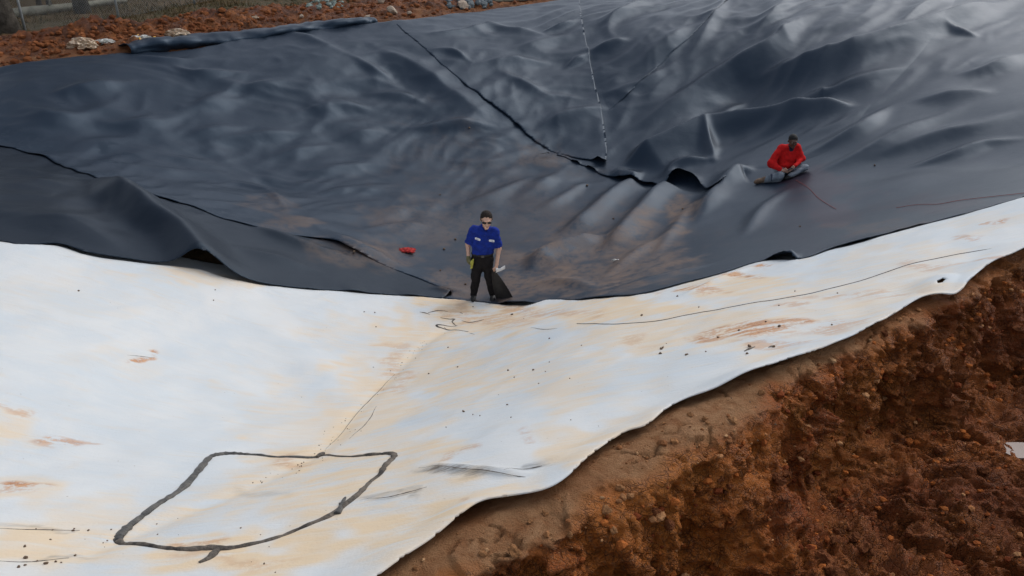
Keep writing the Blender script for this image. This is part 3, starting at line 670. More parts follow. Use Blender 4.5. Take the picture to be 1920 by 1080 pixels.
RUST = [(930,605,120,14,.4),(1020,590,120,10,.5),(450,1045,150,16,.3),(1600,560,120,8,.4),(1750,505,90,8,.45),(30,770,40,10,.5),(20,930,50,12,.7),(1420,625,95,18,1.0),(1480,612,70,12,.9),(1360,628,50,10,.9),(1540,622,60,14,.5),(1330,640,40,8,.8),(1300,548,70,7,.7),(1370,520,60,7,.9),(1420,505,30,6,1.0),(1880,420,14,6,.9),(1810,450,30,8,.5),(62,912,34,12,1.0),(258,672,34,5,1.1),(110,835,60,7,.7),
        (1430,650,80,10,.5),(880,600,60,10,.4),(560,870,40,12,.45),(740,700,30,50,.35),(350,1025,60,10,.6),(870,860,14,7,.5),(860,970,12,10,.5),(1490,580,35,6,.5),(1200,640,40,12,.3),(1700,500,40,8,.35),(1840,505,30,8,.6),(980,835,20,18,.35)]
GREYS = [(835,885,55,8,.8),(880,892,60,5,.5),(740,934,60,5,.6),(860,585,55,10,.25),(500,930,60,12,.25),(1000,895,70,5,.5),(60,995,120,4,.35),(100,1055,110,4,.4)]
def white_attrs(x, y):
    cr = blobs(CREAM, x, y)
    dc, _, _, _, _ = pline_dist(x, y, CREASE, False, rmax=1.0)
    cr = np.maximum(cr, .9 * np.exp(-(dc / .35) ** 2))
    return {'cream': np.maximum(cr, .05), 'rust': blobs(RUST, x, y), 'grey': blobs(GREYS, x, y)}
white = grid_sheet('pond_liner', P_white, .03, white_z, M['white'], None, .012, white_attrs, holes=(HOLE,))
tag(white, 'white plastic sheet on the near slope with a black welded outline and rust stains', 'pond liner')
def wz(x, y):
    return white_z(np.atleast_1d(np.asarray(x, float)), np.atleast_1d(np.asarray(y, float)), np.full(np.atleast_1d(x).shape, 9.0), 0)[2]
def on_white(pts, n=6, lift=.0, smooth=True):
    c = curve(pts, n) if smooth else np.array(pts, float)
    q = cast(c[:, 0], c[:, 1], None, .03); q[:, 2] = wz(q[:, 0], q[:, 1]) + lift; return q
# ------------------------------------------------------------------ soil: trench beside the near bank, spoil bank behind, ground
LIP = [(760,1180),(860,1110),(960,1058),(1060,995),(1140,955),(1200,930),(1255,902),(1310,878),(1348,850),(1362,815),(1385,785),(1440,742),(1520,700),(1600,655),(1690,610),(1800,562),(1900,500),(2050,430)]
_lp = np.array([at_z(a, b, 2.97)[:2] for a, b in curve(LIP, 5)])
_ls = crest_s(_lp[:, 0], _lp[:, 1]); _ld = crest_d(_lp[:, 0], _lp[:, 1]); _o = np.argsort(_ls)
def lip_d(s): return np.interp(s, _ls[_o], _ld[_o])
def shoulder_h(x, y):
    d = crest_d(x, y); sh = np.minimum(base(x, y), 3.0 + .02 * d) + .02 - .05 * sstep(.0, .5, d)
    return np.where(d > .35, base(x, y) - .04, sh)
def build_trench():
    """the cut bank: shoulder, broken lip, crumbling face and trench floor, roughened along its own normals"""
    st = .02; s1 = np.arange(-2.4, 12.5, st); a1 = np.concatenate([np.arange(-1.3, 0, st), np.arange(0, 4.3, st)]); S, A = np.meshgrid(s1, a1, indexing='ij')
    lip = lip_d(s1) - .03 + .07 * fbm(s1 * 1.7, s1 * 0 + 3.3, 4, 51) + .03 * np.sign(pn(s1 * 3.1, s1 * 0, 49)) * np.abs(pn(s1 * 3.1, s1 * 0, 49)) ** .4
    A1 = 1.0 + .28 * pn(s1 * .8, s1 * 0, 52); th = R(60) + R(14) * pn(s1 * .6, s1 * 0, 53)
    T = (th[:, None] + R(26) * fbm(S * 1.1, A * 1.3, 2, 54)) * (1 - sstep(-.25, .35, A - A1[:, None])) + R(7) + R(12) * pn(S * .8, A * .8, 56) * (A > A1[:, None])
    T = np.where(A > 0, T, 0.0); E = np.cumsum(np.cos(T), 1) * st; Z = -np.cumsum(np.sin(T), 1) * st
    n0 = np.argmax(a1 >= 0); E = E - E[:, n0:n0 + 1]; Z = Z - Z[:, n0:n0 + 1]; E = np.where(A < 0, A, E)
    D = lip[:, None] - E; X = C0[0] + SD[0] * S + ND[0] * D; Y = C0[1] + SD[1] * S + ND[1] * D
    lx = C0[0] + SD[0] * s1 + ND[0] * lip; ly = C0[1] + SD[1] * s1 + ND[1] * lip
    z0 = shoulder_h(X, Y); zl = shoulder_h(lx, ly); Zt = np.where(A < 0, z0, zl[:, None] + Z)
    Zt = np.where(A > A1[:, None], np.maximum(Zt, 1.55), Zt)
    P = np.stack([X, Y, Zt], -1)
    for _ in range(2): P[:, 1:-1, 2] = (P[:, :-2, 2] + 2 * P[:, 1:-1, 2] + P[:, 2:, 2]) / 4
    N = np.cross(np.gradient(P, axis=0), np.gradient(P, axis=1)); N /= np.linalg.norm(N, axis=-1)[..., None] + 1e-9; N *= np.sign(N[..., 2:3] + 1e-9)
    w1 = pn(S * 2, A * 2, 60) * .12; w2 = pn(S * 2, A * 2, 61) * .12; face = sstep(-.02, .12, A); fl_ = sstep(0, .5, A - A1[:, None])
    n = fbm(S * 1.6 + w1, A * 1.6, 5, 55, .55); rid = 1 - np.abs(fbm(S * 2.3, A * 2.3 + w2, 4, 57, .6))
    h = face * (.10 * n + .10 * (rid - .7)) + .012 * fbm(S * 3, A * 3, 4, 58) * (1 - face)
    patch = sstep(-.1, .35, pn(S * .9, A * .9, 66) + .25 * fl_)
    h = h + face * patch * (.065 * blocks(S + w1, A + w2, .26, 3) + .040 * blocks(S + w1 * .5, A + w2 * .5, .12, 5)) + face * (.012 * blocks(S + w1, A + w2, .055, 6)) + .003 * blocks(S, A, .07, 7)
    h = h + clods(S, A, .20, 2, .5) * face * .75 * patch + clods(S, A, .09, 3, .55) * (.10 + .6 * face) + clods(S, A, .045, 8, .5) * (.25 + .4 * face)
    edge = np.exp(-((A + .10) / .22) ** 2)                                    # cracked crust and crumbs close to the lip
    h = h + edge * (.035 * blocks(S + w1, A + w2, .22, 9) * sstep(-.2, .3, pn(S * 1.1, A * 0, 64)) + .6 * clods(S, A, .13, 10, .6) * sstep(-.1, .3, pn(S * .9, A * 0 + 4, 65)))
    cell = np.abs(pn(S * 2.6 + w1 * 3, A * 2.6 + w2 * 3, 61)); h = h - .05 * np.exp(-(cell / .03) ** 2) * sstep(-.6, -.25, A) * (1 - face) * (pn(S * 1.3, A * 1.3, 62) > .05)
    h = h * sstep(-1.3, -.7, A)
    P = P + N * h[..., None]
    ns, na = S.shape; idx = np.arange(ns * na).reshape(ns, na); cells = np.stack([idx[:-1, :-1], idx[1:, :-1], idx[1:, 1:], idx[:-1, 1:]], -1).reshape(-1, 4)
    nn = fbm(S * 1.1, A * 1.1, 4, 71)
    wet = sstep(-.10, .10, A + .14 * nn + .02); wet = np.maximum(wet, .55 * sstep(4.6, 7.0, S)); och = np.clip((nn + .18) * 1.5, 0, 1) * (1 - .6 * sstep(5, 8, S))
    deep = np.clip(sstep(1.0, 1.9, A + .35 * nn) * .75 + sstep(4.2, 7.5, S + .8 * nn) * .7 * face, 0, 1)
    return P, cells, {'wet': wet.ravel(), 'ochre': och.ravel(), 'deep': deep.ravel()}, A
TP, _tc, _ta, TA = build_trench()
def near_keep(X, Y):
    d = crest_d(X, Y); return (d < .75) & (d > -4.2) & (crest_s(X, Y) > -2.4) & (crest_s(X, Y) < 12.4)
def strip_grid(name, x0, x1, y0, y1, st, hf, keep, mat, attrs):
    gx = np.arange(x0, x1, st); gy = np.arange(y0, y1, st); X, Y = np.meshgrid(gx, gy); k = keep(X, Y)
    idx = np.arange(X.size).reshape(X.shape)
    kc = k[:-1, :-1] & k[1:, :-1] & k[:-1, 1:] & k[1:, 1:]
    cells = np.stack([idx[:-1, :-1], idx[:-1, 1:], idx[1:, 1:], idx[1:, :-1]], -1)[kc]
    used = np.unique(cells); mp = np.full(X.size, -1); mp[used] = np.arange(len(used))
    x = X.ravel()[used]; y = Y.ravel()[used]
    z = hf(x, y)
    return mesh_np(name, np.stack([x, y, z], -1), mp[cells], mat, None, True, attrs(x, y, z))
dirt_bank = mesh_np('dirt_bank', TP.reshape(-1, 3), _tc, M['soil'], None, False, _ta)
tag(dirt_bank, kind='structure')
# spoil bank of red clay behind the far rim
_rimw = wpoly([(RIM, True), (RIMR[1:], True)])
def rim_dist(x, y):
    d, p, sd, _, _ = pline_dist(x, y, _rimw[::5], False, rmax=7.0)
    return np.where(sd > 0, np.minimum(d, 9), -np.minimum(d, 9)), p
def spoil_h(x, y):
    d, p = rim_dist(x, y)
    z = base(x, y)
    z = np.where(d < 0, z - .05 - .15 * sstep(0, .6, -d), z)
    crest = np.exp(-((d - 2.1) / 1.0) ** 2)
    amt = .16 + .16 * pn(p * 14, p * 0, 81) + .06 * sstep(.55, .2, p)
    amt = amt * (1 - .85 * sstep(.58, .66, p))
    n = fbm(x * .9, y * .9, 3, 83, .5)
    z = z + crest * np.maximum(amt, .03) * (1 + .5 * n)
    z = z + .06 * np.exp(-((d - .55) / .3) ** 2) * (1 - sstep(.2, .3, p))        # small kerb of soil beside the liner
    band = sstep(.15, .8, d) * (1 - sstep(3.6, 5.0, d))
    rg = np.abs(fbm(x * 2.6, y * 2.6, 4, 85, .6)); z = z + band * (.05 * rg + .03 * np.maximum(0, fbm(x * 8, y * 8, 2, 87)))
    return z + .02 * n + band * (clods(x, y, .5, 4, .5) * .45 + clods(x, y, .24, 5, .6) * .7) + clods(x, y, .25, 6, .25) * .5 * sstep(0, .3, d)
_SX = np.arange(-18, 19, .12); _SY = np.arange(15, 50, .12); _sg = np.meshgrid(_SX, _SY)
_SL = spoil_h(_sg[0].ravel(), _sg[1].ravel()).reshape(_sg[0].shape)
def spoil_l(x, y): return np.where((x > -18) & (x < 19) & (y > 15) & (y < 50), lut(x, y, _SL, _SX, _SY), base(x, y))
def spoil_keep(X, Y):
    d, p = rim_dist(X.ravel(), Y.ravel()); return ((d > -.5) & (d < 6.5)).reshape(X.shape)
def spoil_attrs(x, y, z):
    d, p = rim_dist(x, y); n = fbm(x * .9, y * .9, 4, 88)
    wet = 1.1 * np.exp(-((d - 2.0 + .5 * n) / 1.4) ** 2) + .2 * n
    veg = sstep(3.2, 4.4, d + .7 * n)
    return {'wet': np.clip(wet, 0, 1), 'ochre': np.clip(.5 + n, 0, 1), 'veg': veg, 'deep': np.clip(.9 * fbm(x * 1.8, y * 1.8, 3, 89), 0, .8)}
def mk_ground():
    m, nt, b = mat_new('ground_cover'); k = NB(nt); p = k.pos()
    n1 = k.noise(p, .5, 5, .6); n2 = k.noise(p, 4, 6, .7); n3 = k.noise(p, 22, 5, .7)
    g = k.mix(k.ramp(n1, .35, .65), (.085, .060, .032), (.13, .085, .045))
    g = k.mix(k.math('MULTIPLY', k.ramp(n2, .5, .7), .6), g, (.055, .062, .025))
    g = k.mix(k.math('MULTIPLY', k.ramp(n3, .5, .75), .5), g, (.17, .12, .065))
    k.l(g, b.inputs['Base Color']); b.inputs['Roughness'].default_value = .95; b.inputs['Specular IOR Level'].default_value = .1
    k.l(k.bump(k.math('ADD', n2, n3), .8, .06), b.inputs['Normal']); return m
M['ground'] = mk_ground()
def mk_spoil():
    """red clay that gives way to weedy ground away from the pit"""
    m = M['soil'].copy(); m.name = 'clay_to_weeds'; nt = m.node_tree; k = NB(nt); b = nt.nodes['Principled BSDF']
    src = b.inputs['Base Color'].links[0].from_socket
    p = k.pos(); n2 = k.noise(p, 4, 6, .7); n3 = k.noise(p, 20, 5, .7)
    g = k.mix(k.ramp(n2, .35, .65), (.060, .058, .024), (.135, .088, .045)); g = k.mix(k.math('MULTIPLY', k.ramp(n3, .5, .75), .5), g, (.17, .12, .065))
    src = k.mix(k.ramp(k.noise(p, 2.2, 5, .65), .38, .62, .85, .40), src, (.075, .024, .012))
    k.l(k.mix(k.attr('veg'), src, g), b.inputs['Base Color']); return m
M['spoil'] = mk_spoil()
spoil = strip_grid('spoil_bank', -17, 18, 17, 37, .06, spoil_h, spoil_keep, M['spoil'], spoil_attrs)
tag(spoil, kind='structure')
# the ground sheet out to the horizon
def gaxis(lo, hi, st, far):
    a = np.arange(lo, hi + st / 2, st); e = []; v = st
    q = 0.0
    while q < far: v *= 1.35; q += v; e.append(q)
    return np.concatenate([lo - np.array(e[::-1]), a, hi + np.array(e)])
gx = gaxis(-38, 38, .4, 900); gy = gaxis(-8, 58, .4, 900); X, Y = np.meshgrid(gx, gy); x = X.ravel(); y = Y.ravel()
z = base(x, y)
rr = np.hypot(np.maximum(np.abs(x) - 36, 0), np.maximum(np.maximum(y - 56, -6 - y), 0))
z = np.where(rr > 0, np.clip(z, 2.5, 5) * np.exp(-rr / 60) + 3.6 * (1 - np.exp(-rr / 60)), z) + .05 * fbm(x * .4, y * .4, 3, 91)
z = np.where(near_keep(x, y), np.where(crest_d(x, y) > .2, z - .4, 1.0), z)
rd, rp = rim_dist(x, y)
z = np.where((rd > -.8) & (rd < 6.6) , z - .22 - .15 * (rd < 6.0), z)
inb = inside(x, y, np.vstack([P_main])) | inside(x, y, P_white)
z = np.where(inb, z - .30, z)
idx = np.arange(X.size).reshape(X.shape)
cells = np.stack([idx[:-1, :-1], idx[:-1, 1:], idx[1:, 1:], idx[1:, :-1]], -1).reshape(-1, 4)
ground = mesh_np('ground', np.stack([x, y, z], -1), cells, M['ground'], None, True)
tag(ground, kind='structure')
# ------------------------------------------------------------------ bodies: implicit surfaces turned into one continuous mesh
def surf_nets(f, org, h):
    ins = f < 0; nx, ny, nz = f.shape
    cor = [(i, j, k) for i in (0, 1) for j in (0, 1) for k in (0, 1)]
    def sl(a, o): return a[o[0]:nx - 1 + o[0], o[1]:ny - 1 + o[1], o[2]:nz - 1 + o[2]]
    cnt = sum(sl(ins, o).astype(int) for o in cor); mix = (cnt > 0) & (cnt < 8)
    ci = np.argwhere(mix); vid = np.full(mix.shape, -1); vid[mix] = np.arange(len(ci))
    acc = np.zeros((len(ci), 3)); num = np.zeros(len(ci))
    for a in cor:
        for ax in range(3):
            if a[ax]: continue
            b = list(a); b[ax] = 1; b = tuple(b)
            fa = sl(f, a)[mix]; fb = sl(f, b)[mix]; cr = (fa < 0) != (fb < 0)
            t = np.where(cr, fa / np.where(cr, fa - fb, 1), 0)
            p = np.array(a, float)[None, :] + t[:, None] * (np.array(b) - np.array(a))[None, :]
            acc += p * cr[:, None]; num += cr
    V = (ci + acc / num[:, None]) * h + org
    Q = []
    for ax in range(3):
        o = [0, 0, 0]; o[ax] = 1
        A = ins[:nx - o[0], :ny - o[1], :nz - o[2]]; B = ins[o[0]:, o[1]:, o[2]:]
        e = np.argwhere(A != B); u, v = [(1, 2), (2, 0), (0, 1)][ax]
        ok = (e[:, u] > 0) & (e[:, v] > 0) & (e[:, u] < f.shape[u] - 1) & (e[:, v] < f.shape[v] - 1); e = e[ok]
        fl_ = A[e[:, 0], e[:, 1], e[:, 2]]
        def g(du, dv):
            q = e.copy(); q[:, u] -= du; q[:, v] -= dv; return vid[q[:, 0], q[:, 1], q[:, 2]]
        q = np.stack([g(1, 1), g(0, 1), g(0, 0), g(1, 0)], -1); q[~fl_] = q[~fl_][:, ::-1]; Q.append(q)
    return V, np.vstack(Q)
def sd_cone(P, a, b, ra, rb, fl=(1, 1, 1)):
    fl = np.array(fl, float); a = np.array(a, float); b = np.array(b, float)
    Ps = P / fl; a = a / fl; b = b / fl; ab = b - a
    t = np.clip(((Ps - a) @ ab) / (ab @ ab + 1e-12), 0, 1)
    return (np.linalg.norm(Ps - a - t[..., None] * ab, axis=-1) - (ra + (rb - ra) * t)) * fl.min()
def sd_ell(P, c, r):
    q = (P - np.array(c)) / np.array(r); n = np.linalg.norm(q, axis=-1); return (n - 1) * min(r)
def smin(a, b, k):
    h = np.clip(.5 + .5 * (b - a) / k, 0, 1); return b + (a - b) * h - k * h * (1 - h)
def solid(name, prims, vox, mat, parent, cuts=(), noise=None, pad=.05, deform=None, hollow=None):
    """prims: ('c',a,b,ra,rb,k[,flat]) tapered limbs, ('e',centre,radii,k) ellipsoids; cuts: (point, normal) planes keep the side the normal points from"""
    lo = np.full(3, 1e9); hi = -lo
    for p in prims:
        pts = [np.array(p[1]), np.array(p[2])] if p[0] == 'c' else [np.array(p[1])]
        r = max(p[3], p[4]) * 1.3 if p[0] == 'c' else max(p[2])
        for q in pts: lo = np.minimum(lo, q - r); hi = np.maximum(hi, q + r)
    lo -= pad; hi += pad
    ax = [np.arange(lo[i], hi[i], vox) for i in range(3)]
    G = np.stack(np.meshgrid(*ax, indexing='ij'), -1); f = np.full(G.shape[:3], .5)
    for p in prims:                              # each primitive only touches the cells near it
        c_ = p[0] == 'c'; k = p[5] if c_ else p[3]
        a_ = np.minimum(p[1], p[2]) if c_ else np.array(p[1], float); b_ = np.maximum(p[1], p[2]) if c_ else np.array(p[1], float)
        r_ = (max(p[3], p[4]) * 1.45 if c_ else max(p[2])) + .06
        i0 = np.clip(((a_ - r_ - lo) / vox).astype(int), 0, None); i1 = ((b_ + r_ - lo) / vox).astype(int) + 2
        s_ = tuple(slice(i0[q], i1[q]) for q in range(3)); g_ = G[s_]
        dd = sd_cone(g_, p[1], p[2], p[3], p[4], p[6] if len(p) > 6 else (1, 1, 1)) if c_ else sd_ell(g_, p[1], p[2])
        f[s_] = smin(f[s_], dd, k) if k > 0 else np.minimum(f[s_], dd)
    if noise:
        a, fr, sd = noise
        f = f + a * (pn(G[..., 0] * fr + G[..., 1] * fr * .6, G[..., 2] * fr * 1.6 + G[..., 1] * fr * .5, sd) + .5 * pn(G[..., 0] * fr * 2.1 - G[..., 1] * fr, G[..., 2] * fr * 2.3, sd + 2))
    for pt, nrm, *lim in cuts:
        lim = lim[0] if lim else None
        nrm = np.array(nrm, float); nrm /= np.linalg.norm(nrm); q = (G - np.array(pt)) @ nrm
        if lim: q = np.where(lim(G), q, -1.0)
        f = np.maximum(f, q)
    if hollow is not None:
        for p in hollow: f = np.maximum(f, -(sd_ell(G, p[0], p[1])))
    V, Q = surf_nets(f, lo, vox)
    if deform: V = deform(V)
    return mesh_np(name, V, Q, mat, parent)
def hand_prims(w, palm, tip, side, curl, th, k=.006, r=.0105):
    """palm and five unequal bent fingers; w wrist, palm = palm centre, tip direction, side = direction towards the thumb, curl = bend direction"""
    w, palm = np.array(w), np.array(palm); tip = np.array(tip, float); tip /= np.linalg.norm(tip); side = np.array(side, float); side /= np.linalg.norm(side); curl = np.array(curl, float); curl /= np.linalg.norm(curl)
    out = [('c', w, palm, .027, .030, .02)]
    for i, l in enumerate((.070, .078, .072, .056)):
        off = side * (.030 - .020 * i); b0 = palm + tip * .035 + off; b1 = b0 + (tip * .75 + curl * .65) / np.hypot(.75, .65) * l * .55; b2 = b1 + (tip * .2 + curl * .98) * l * .5
        out += [('c', palm + off * .8, b0, .016, .013, .01), ('c', b0, b1, .012, r, k), ('c', b1, b2, r, .008, k)]
    t0 = palm - tip * .02 + side * .028; t1 = t0 + (side * .7 + tip * .7) * .035; t2 = t1 + (tip * .8 + curl * .5) * .032
    out += [('c', t0, t1, .016, .013, .01), ('c', t1, t2, .012, .009, k)]
    return out
def skin_mat(name, c):
    m, nt, b = mat_new(name); k = NB(nt); v = k.obj(); n = k.noise(v, 18, 4)
    k.l(k.mix(k.ramp(n, .3, .7), tuple(q * .82 for q in c), c), b.inputs['Base Color']); b.inputs['Roughness'].default_value = .55
    b.inputs['Subsurface Weight'].default_value = .06; b.inputs['Subsurface Radius'].default_value = (.02, .008, .004); return m
M['skin_l'] = skin_mat('light_skin', (.62, .38, .275)); M['skin_d'] = skin_mat('dark_skin', (.105, .052, .034)); M['palm'] = skin_mat('palm_skin', (.50, .29, .21))
M['hair'] = simple('dark_brown_hair', (.014, .008, .005), .85, .4, 30, .4, .005); M['hair_b'] = simple('black_hair', (.010, .009, .009), .75, .3, 40, .4, .004)
M['shirt'] = simple('blue_work_shirt', (.010, .030, .24), .85, .25, 14, .4, .006, .2); M['trouser'] = simple('black_work_trousers', (.014, .012, .013), .85, .3, 14, .4, .006, .2)
M['boot'] = simple('black_boot', (.013, .012, .012), .6, .3, 14, .3, .005); M['lens'] = simple('black_glasses', (.006, .006, .007), .12, .1, 10, 0)
M['glove'] = simple('yellow_green_glove', (.42, .40, .07), .85, .35, 20, .4, .006); M['gloved'] = simple('grey_green_glove', (.16, .15, .07), .85, .35, 20, .4, .006)
M['red'] = simple('red_sweatshirt', (.56, .014, .014), .9, .22, 14, .45, .007, .15); M['navy'] = simple('navy_undershirt', (.012, .014, .035), .9, .2, 14)
M['jeans'] = simple('blue_grey_jeans', (.19, .215, .245), .9, .35, 9, .4, .006, .15, col2=(.11, .13, .155)); M['denim'] = simple('dark_denim_patch', (.03, .04, .07), .9, .2, 14)
M['tan'] = simple('tan_work_boot', (.20, .13, .085), .8, .35, 12, .4, .006); M['patch'] = simple('white_name_patch', (.74, .75, .78), .8, .05, 20, 0); M['ink'] = simple('blue_stitching', (.05, .08, .26), .8, .1, 20, 0)
M['buckle'] = simple('belt_buckle', (.10, .10, .10), .35, .1, 20, 0, metal=.7); M['lip'] = simple('lip', (.36, .15, .12), .5, .1, 20, 0); M['eye'] = simple('eye', (.03, .02, .018), .2, .1, 20, 0); M['eyew'] = simple('eye_white', (.55, .50, .46), .3, .05, 20, 0)
M['lip_d'] = simple('dark_lip', (.10, .04, .035), .5, .1, 20, 0)
def head_prims(c, yaw=0, pitch=0, s=1.0):
    """head about 23 cm: skull, jaw, brow, cheeks, nose, chin, ears; faces -y"""
    Rm = np.array(Matrix.Rotation(yaw, 3, 'Z') @ Matrix.Rotation(pitch, 3, 'X')); c = np.array(c)
    def T(p): return c + Rm @ (np.array(p) * s)
    P = [('e', T((0, .012, .03)), (.076*s, .092*s, .090*s), .02), ('e', T((0, -.022, -.035)), (.060*s, .068*s, .075*s), .03), ('c', T((-.028, -.082, .028)), T((.028, -.082, .028)), .014*s, .014*s, .02),
         ('e', T((-.034, -.066, -.018)), (.022*s, .022*s, .024*s), .02), ('e', T((.034, -.066, -.018)), (.022*s, .022*s, .024*s), .02), ('c', T((0, -.090, .018)), T((0, -.112, -.022)), .008*s, .014*s, .008),
         ('e', T((0, -.074, -.092)), (.026*s, .022*s, .018*s), .02), ('c', T((-.017, -.088, -.057)), T((.017, -.088, -.057)), .009*s, .009*s, .008),
         ('c', T((-.077, .012, .022)), T((-.080, .020, -.022)), .013*s, .009*s, .006), ('c', T((.077, .012, .022)), T((.080, .020, -.022)), .013*s, .009*s, .006)]
    return P, T, Rm
def ell_mesh(name, c, r, mat, parent, Rm=None, seg=10):
    bm = bmesh.new(); bmesh.ops.create_uvsphere(bm, u_segments=seg, v_segments=max(5, seg // 2), radius=1.0)
    V = np.array([v.co[:] for v in bm.verts]) * np.array(r); Fc = [tuple(v.index for v in f.verts) for f in bm.faces]; bm.free()
    if Rm is not None: V = V @ Rm.T
    return mesh_np(name, V + np.array(c), Fc, mat, parent)
def plate(name, c, u, v, n, mat, parent, t=.004):
    """small sewn-on patch: a thin bevelled slab"""
    c, u, v, n = (np.array(q, float) for q in (c, u, v, n)); V = []
    for k, (s, h) in enumerate(((1, 0), (1, t * .6), (.9, t))):
        for a in range(16):
            th = 2 * math.pi * a / 16; ca, sa = math.cos(th), math.sin(th)
            ca = math.copysign(abs(ca) ** .5, ca); sa = math.copysign(abs(sa) ** .5, sa); V.append(c + u * ca * s + v * sa * s + n * h)
    Fc = [(k * 16 + a, k * 16 + (a + 1) % 16, k * 16 + 16 + (a + 1) % 16, k * 16 + 16 + a) for k in range(2) for a in range(16)] + [tuple(32 + a for a in range(16))]
    return mesh_np(name, V, Fc, mat, parent, smooth=False)

def standing_man():
    g = sheetcast(906, 559)[0]
    rt = empty('person', (g[0], g[1], g[2] - .01)); S = 'shirt'
    HC = (.085, -.10, 1.615); hp, T, Rm = head_prims(HC, .10, .20, 1.26)
    shL, shR = (-.165, .01, 1.36), (.235, -.02, 1.345); elL, elR = (-.265, .06, 1.09), (.300, .0, 1.02); wrL, wrR = (-.255, -.06, .87), (.262, -.13, .765)
    arm = [('c', shL, elL, .058, .045, .03), ('c', elL, wrL, .045, .030, .02), ('c', shR, elR, .058, .045, .03), ('c', elR, wrR, .045, .030, .02)]
    body = [('c', (.045, .0, 1.36), (.075, -.055, 1.53), .062, .058, .03)] + hp + [('e', (.035, .0, 1.22), (.17, .10, .2), .05), ('e', (.0, .01, .95), (.15, .10, .14), .05), ('c', (.035, 0, 1.37), shL, .06, .06, .04), ('c', (.035, 0, 1.37), shR, .06, .06, .04)] + arm
    body += [('c', (-.08, 0, .86), (-.12, -.03, .46), .08, .055, .04), ('c', (-.12, -.03, .46), (-.175, .02, .09), .055, .04, .03), ('c', (.08, 0, .86), (.115, -.03, .46), .08, .055, .04), ('c', (.115, -.03, .46), (.175, .02, .09), .055, .04, .03)]
    body += hand_prims(wrR, (.245, -.16, .70), (-.25, -.2, -.9), (-.8, -.5, .1), (.3, .8, -.3), 0)
    body += hand_prims(wrL, (-.245, -.09, .81), (.1, -.3, -.9), (.5, -.8, .1), (.7, .5, -.2), 0)
    solid('body', body, .0085, M['skin_l'], rt)
    hair = solid('hair', [('e', T((0, .024, .048)), (.104, .119, .104), 0), ('c', T((-.07, .0, .05)), T((-.076, .0, .0)), .022, .012, .01), ('c', T((.07, .0, .05)), T((.076, .0, .0)), .022, .012, .01)], .008, M['hair'], rt,
          noise=(.005, 40, 3), cuts=[(T((0, -.080, .06)), tuple(Rm @ np.array((0, -1, -.25)))), (T((0, .0, -.012)), tuple(Rm @ np.array((0, -.45, -1))))])
    sg = solid('sunglasses', [('e', T((-.036, -.090, .008)), (.040, .018, .024), .004), ('e', T((.036, -.090, .008)), (.040, .018, .024), .004), ('c', T((-.03, -.098, .014)), T((.03, -.098, .014)), .006, .006, .004),
          ('c', T((-.064, -.084, .014)), T((-.082, .015, .016)), .006, .005, .003), ('c', T((.064, -.084, .014)), T((.082, .015, .016)), .006, .005, .003)], .0055, M['lens'], rt)
    ell_mesh('mouth', T((0, -.0975, -.058)), (.024, .006, .006), M['lip'], rt, Rm)
    shirt = [('e', (.04, .0, 1.24), (.205, .135, .19), .06), ('c', (.02, .0, 1.12), (.0, .0, .90), .150, .146, .08, (1.38, .95, 1)), ('c', (.04, .0, 1.375), (-.13, .01, 1.385), .085, .075, .06), ('c', (.04, .0, 1.375), (.20, -.01, 1.37), .085, .075, .06),
             ('c', (-.15, .01, 1.375), (-.272, .065, 1.075), .082, .070, .04), ('c', (.225, -.02, 1.36), (.308, -.002, 1.02), .082, .070, .04), ('c', (.05, -.01, 1.40), (.06, -.03, 1.455), .085, .078, .03)]
    nk = [((.085, -.14, 1.475), (.058, .09, .085)), ((.07, -.05, 1.50), (.060, .075, .06))]
    sh = solid('shirt', shirt, .011, M['shirt'], rt, cuts=[((0, 0, .93), (0, -.05, -1)), ((-.262, .055, 1.115), (-.38, .18, -.9), lambda g: g[..., 0] < -.196), ((.300, .0, 1.06), (.25, .05, -.97), lambda g: g[..., 0] > .222)], noise=(.015, 8, 4), hollow=nk)
    for sx in (-1, 1):
        tube('collar', [(.06 + sx * .078, .03, 1.475), (.062 + sx * .070, -.05, 1.468), (.066 + sx * .050, -.10, 1.44), (.068 + sx * .03, -.135, 1.385)], [.012, .017, .020, .008], M['shirt'], sh, 8, .8)
    fy = -.150
    for (cx, cz, yy) in ((-.075, 1.262, -.137), (.175, 1.222, -.122)):
        pt = plate('name_patch', (cx, yy, cz), (.050, .012 if cx > 0 else -.012, -.012), (0, 0, .022), (0, -1, .1), M['patch'], sh, .006)
        for q in range(5): plate('lettering', (cx - .028 + q * .014, yy - .0075, cz + .003 - q * .002), (.004, 0, 0), (0, 0, .008 if q % 2 else .005), (0, -1, .1), M['ink'], pt, .002)
    for q in range(4): ell_mesh('button', (.052 - q * .008, -.140 - .004 * (q > 0), 1.33 - q * .10), (.007, .004, .007), M['ink'], sh, None, 8)
    tro = [('c', (.0, .0, .80), (.0, .0, .99), .143, .142, .05, (1.33, .95, 1)), ('c', (-.085, 0, .82), (-.125, -.03, .46), .108, .088, .05), ('c', (-.125, -.03, .46), (-.178, .015, .09), .086, .066, .04),
           ('c', (.085, 0, .82), (.118, -.03, .46), .105, .082, .05), ('c', (.118, -.03, .46), (.178, .015, .09), .080, .062, .04), ('e', (0, 0, .74), (.15, .115, .1), .05)]
    tr = solid('trousers', tro, .012, M['trouser'], rt, cuts=[((0, 0, .940), (0, 0, 1)), ((0, 0, .055), (0, 0, -1))], noise=(.013, 6, 6))
    a = np.linspace(0, 2 * np.pi, 33)
    tube('belt', np.stack([.0 + .192 * np.cos(a), .0 + .139 * np.sin(a), np.full(33, .928)], -1), .014, M['boot'], tr, 6, 1.6)
    plate('buckle', (.01, -.150, .925), (.028, 0, 0), (0, 0, .022), (0, -1, 0), M['buckle'], tr, .008)
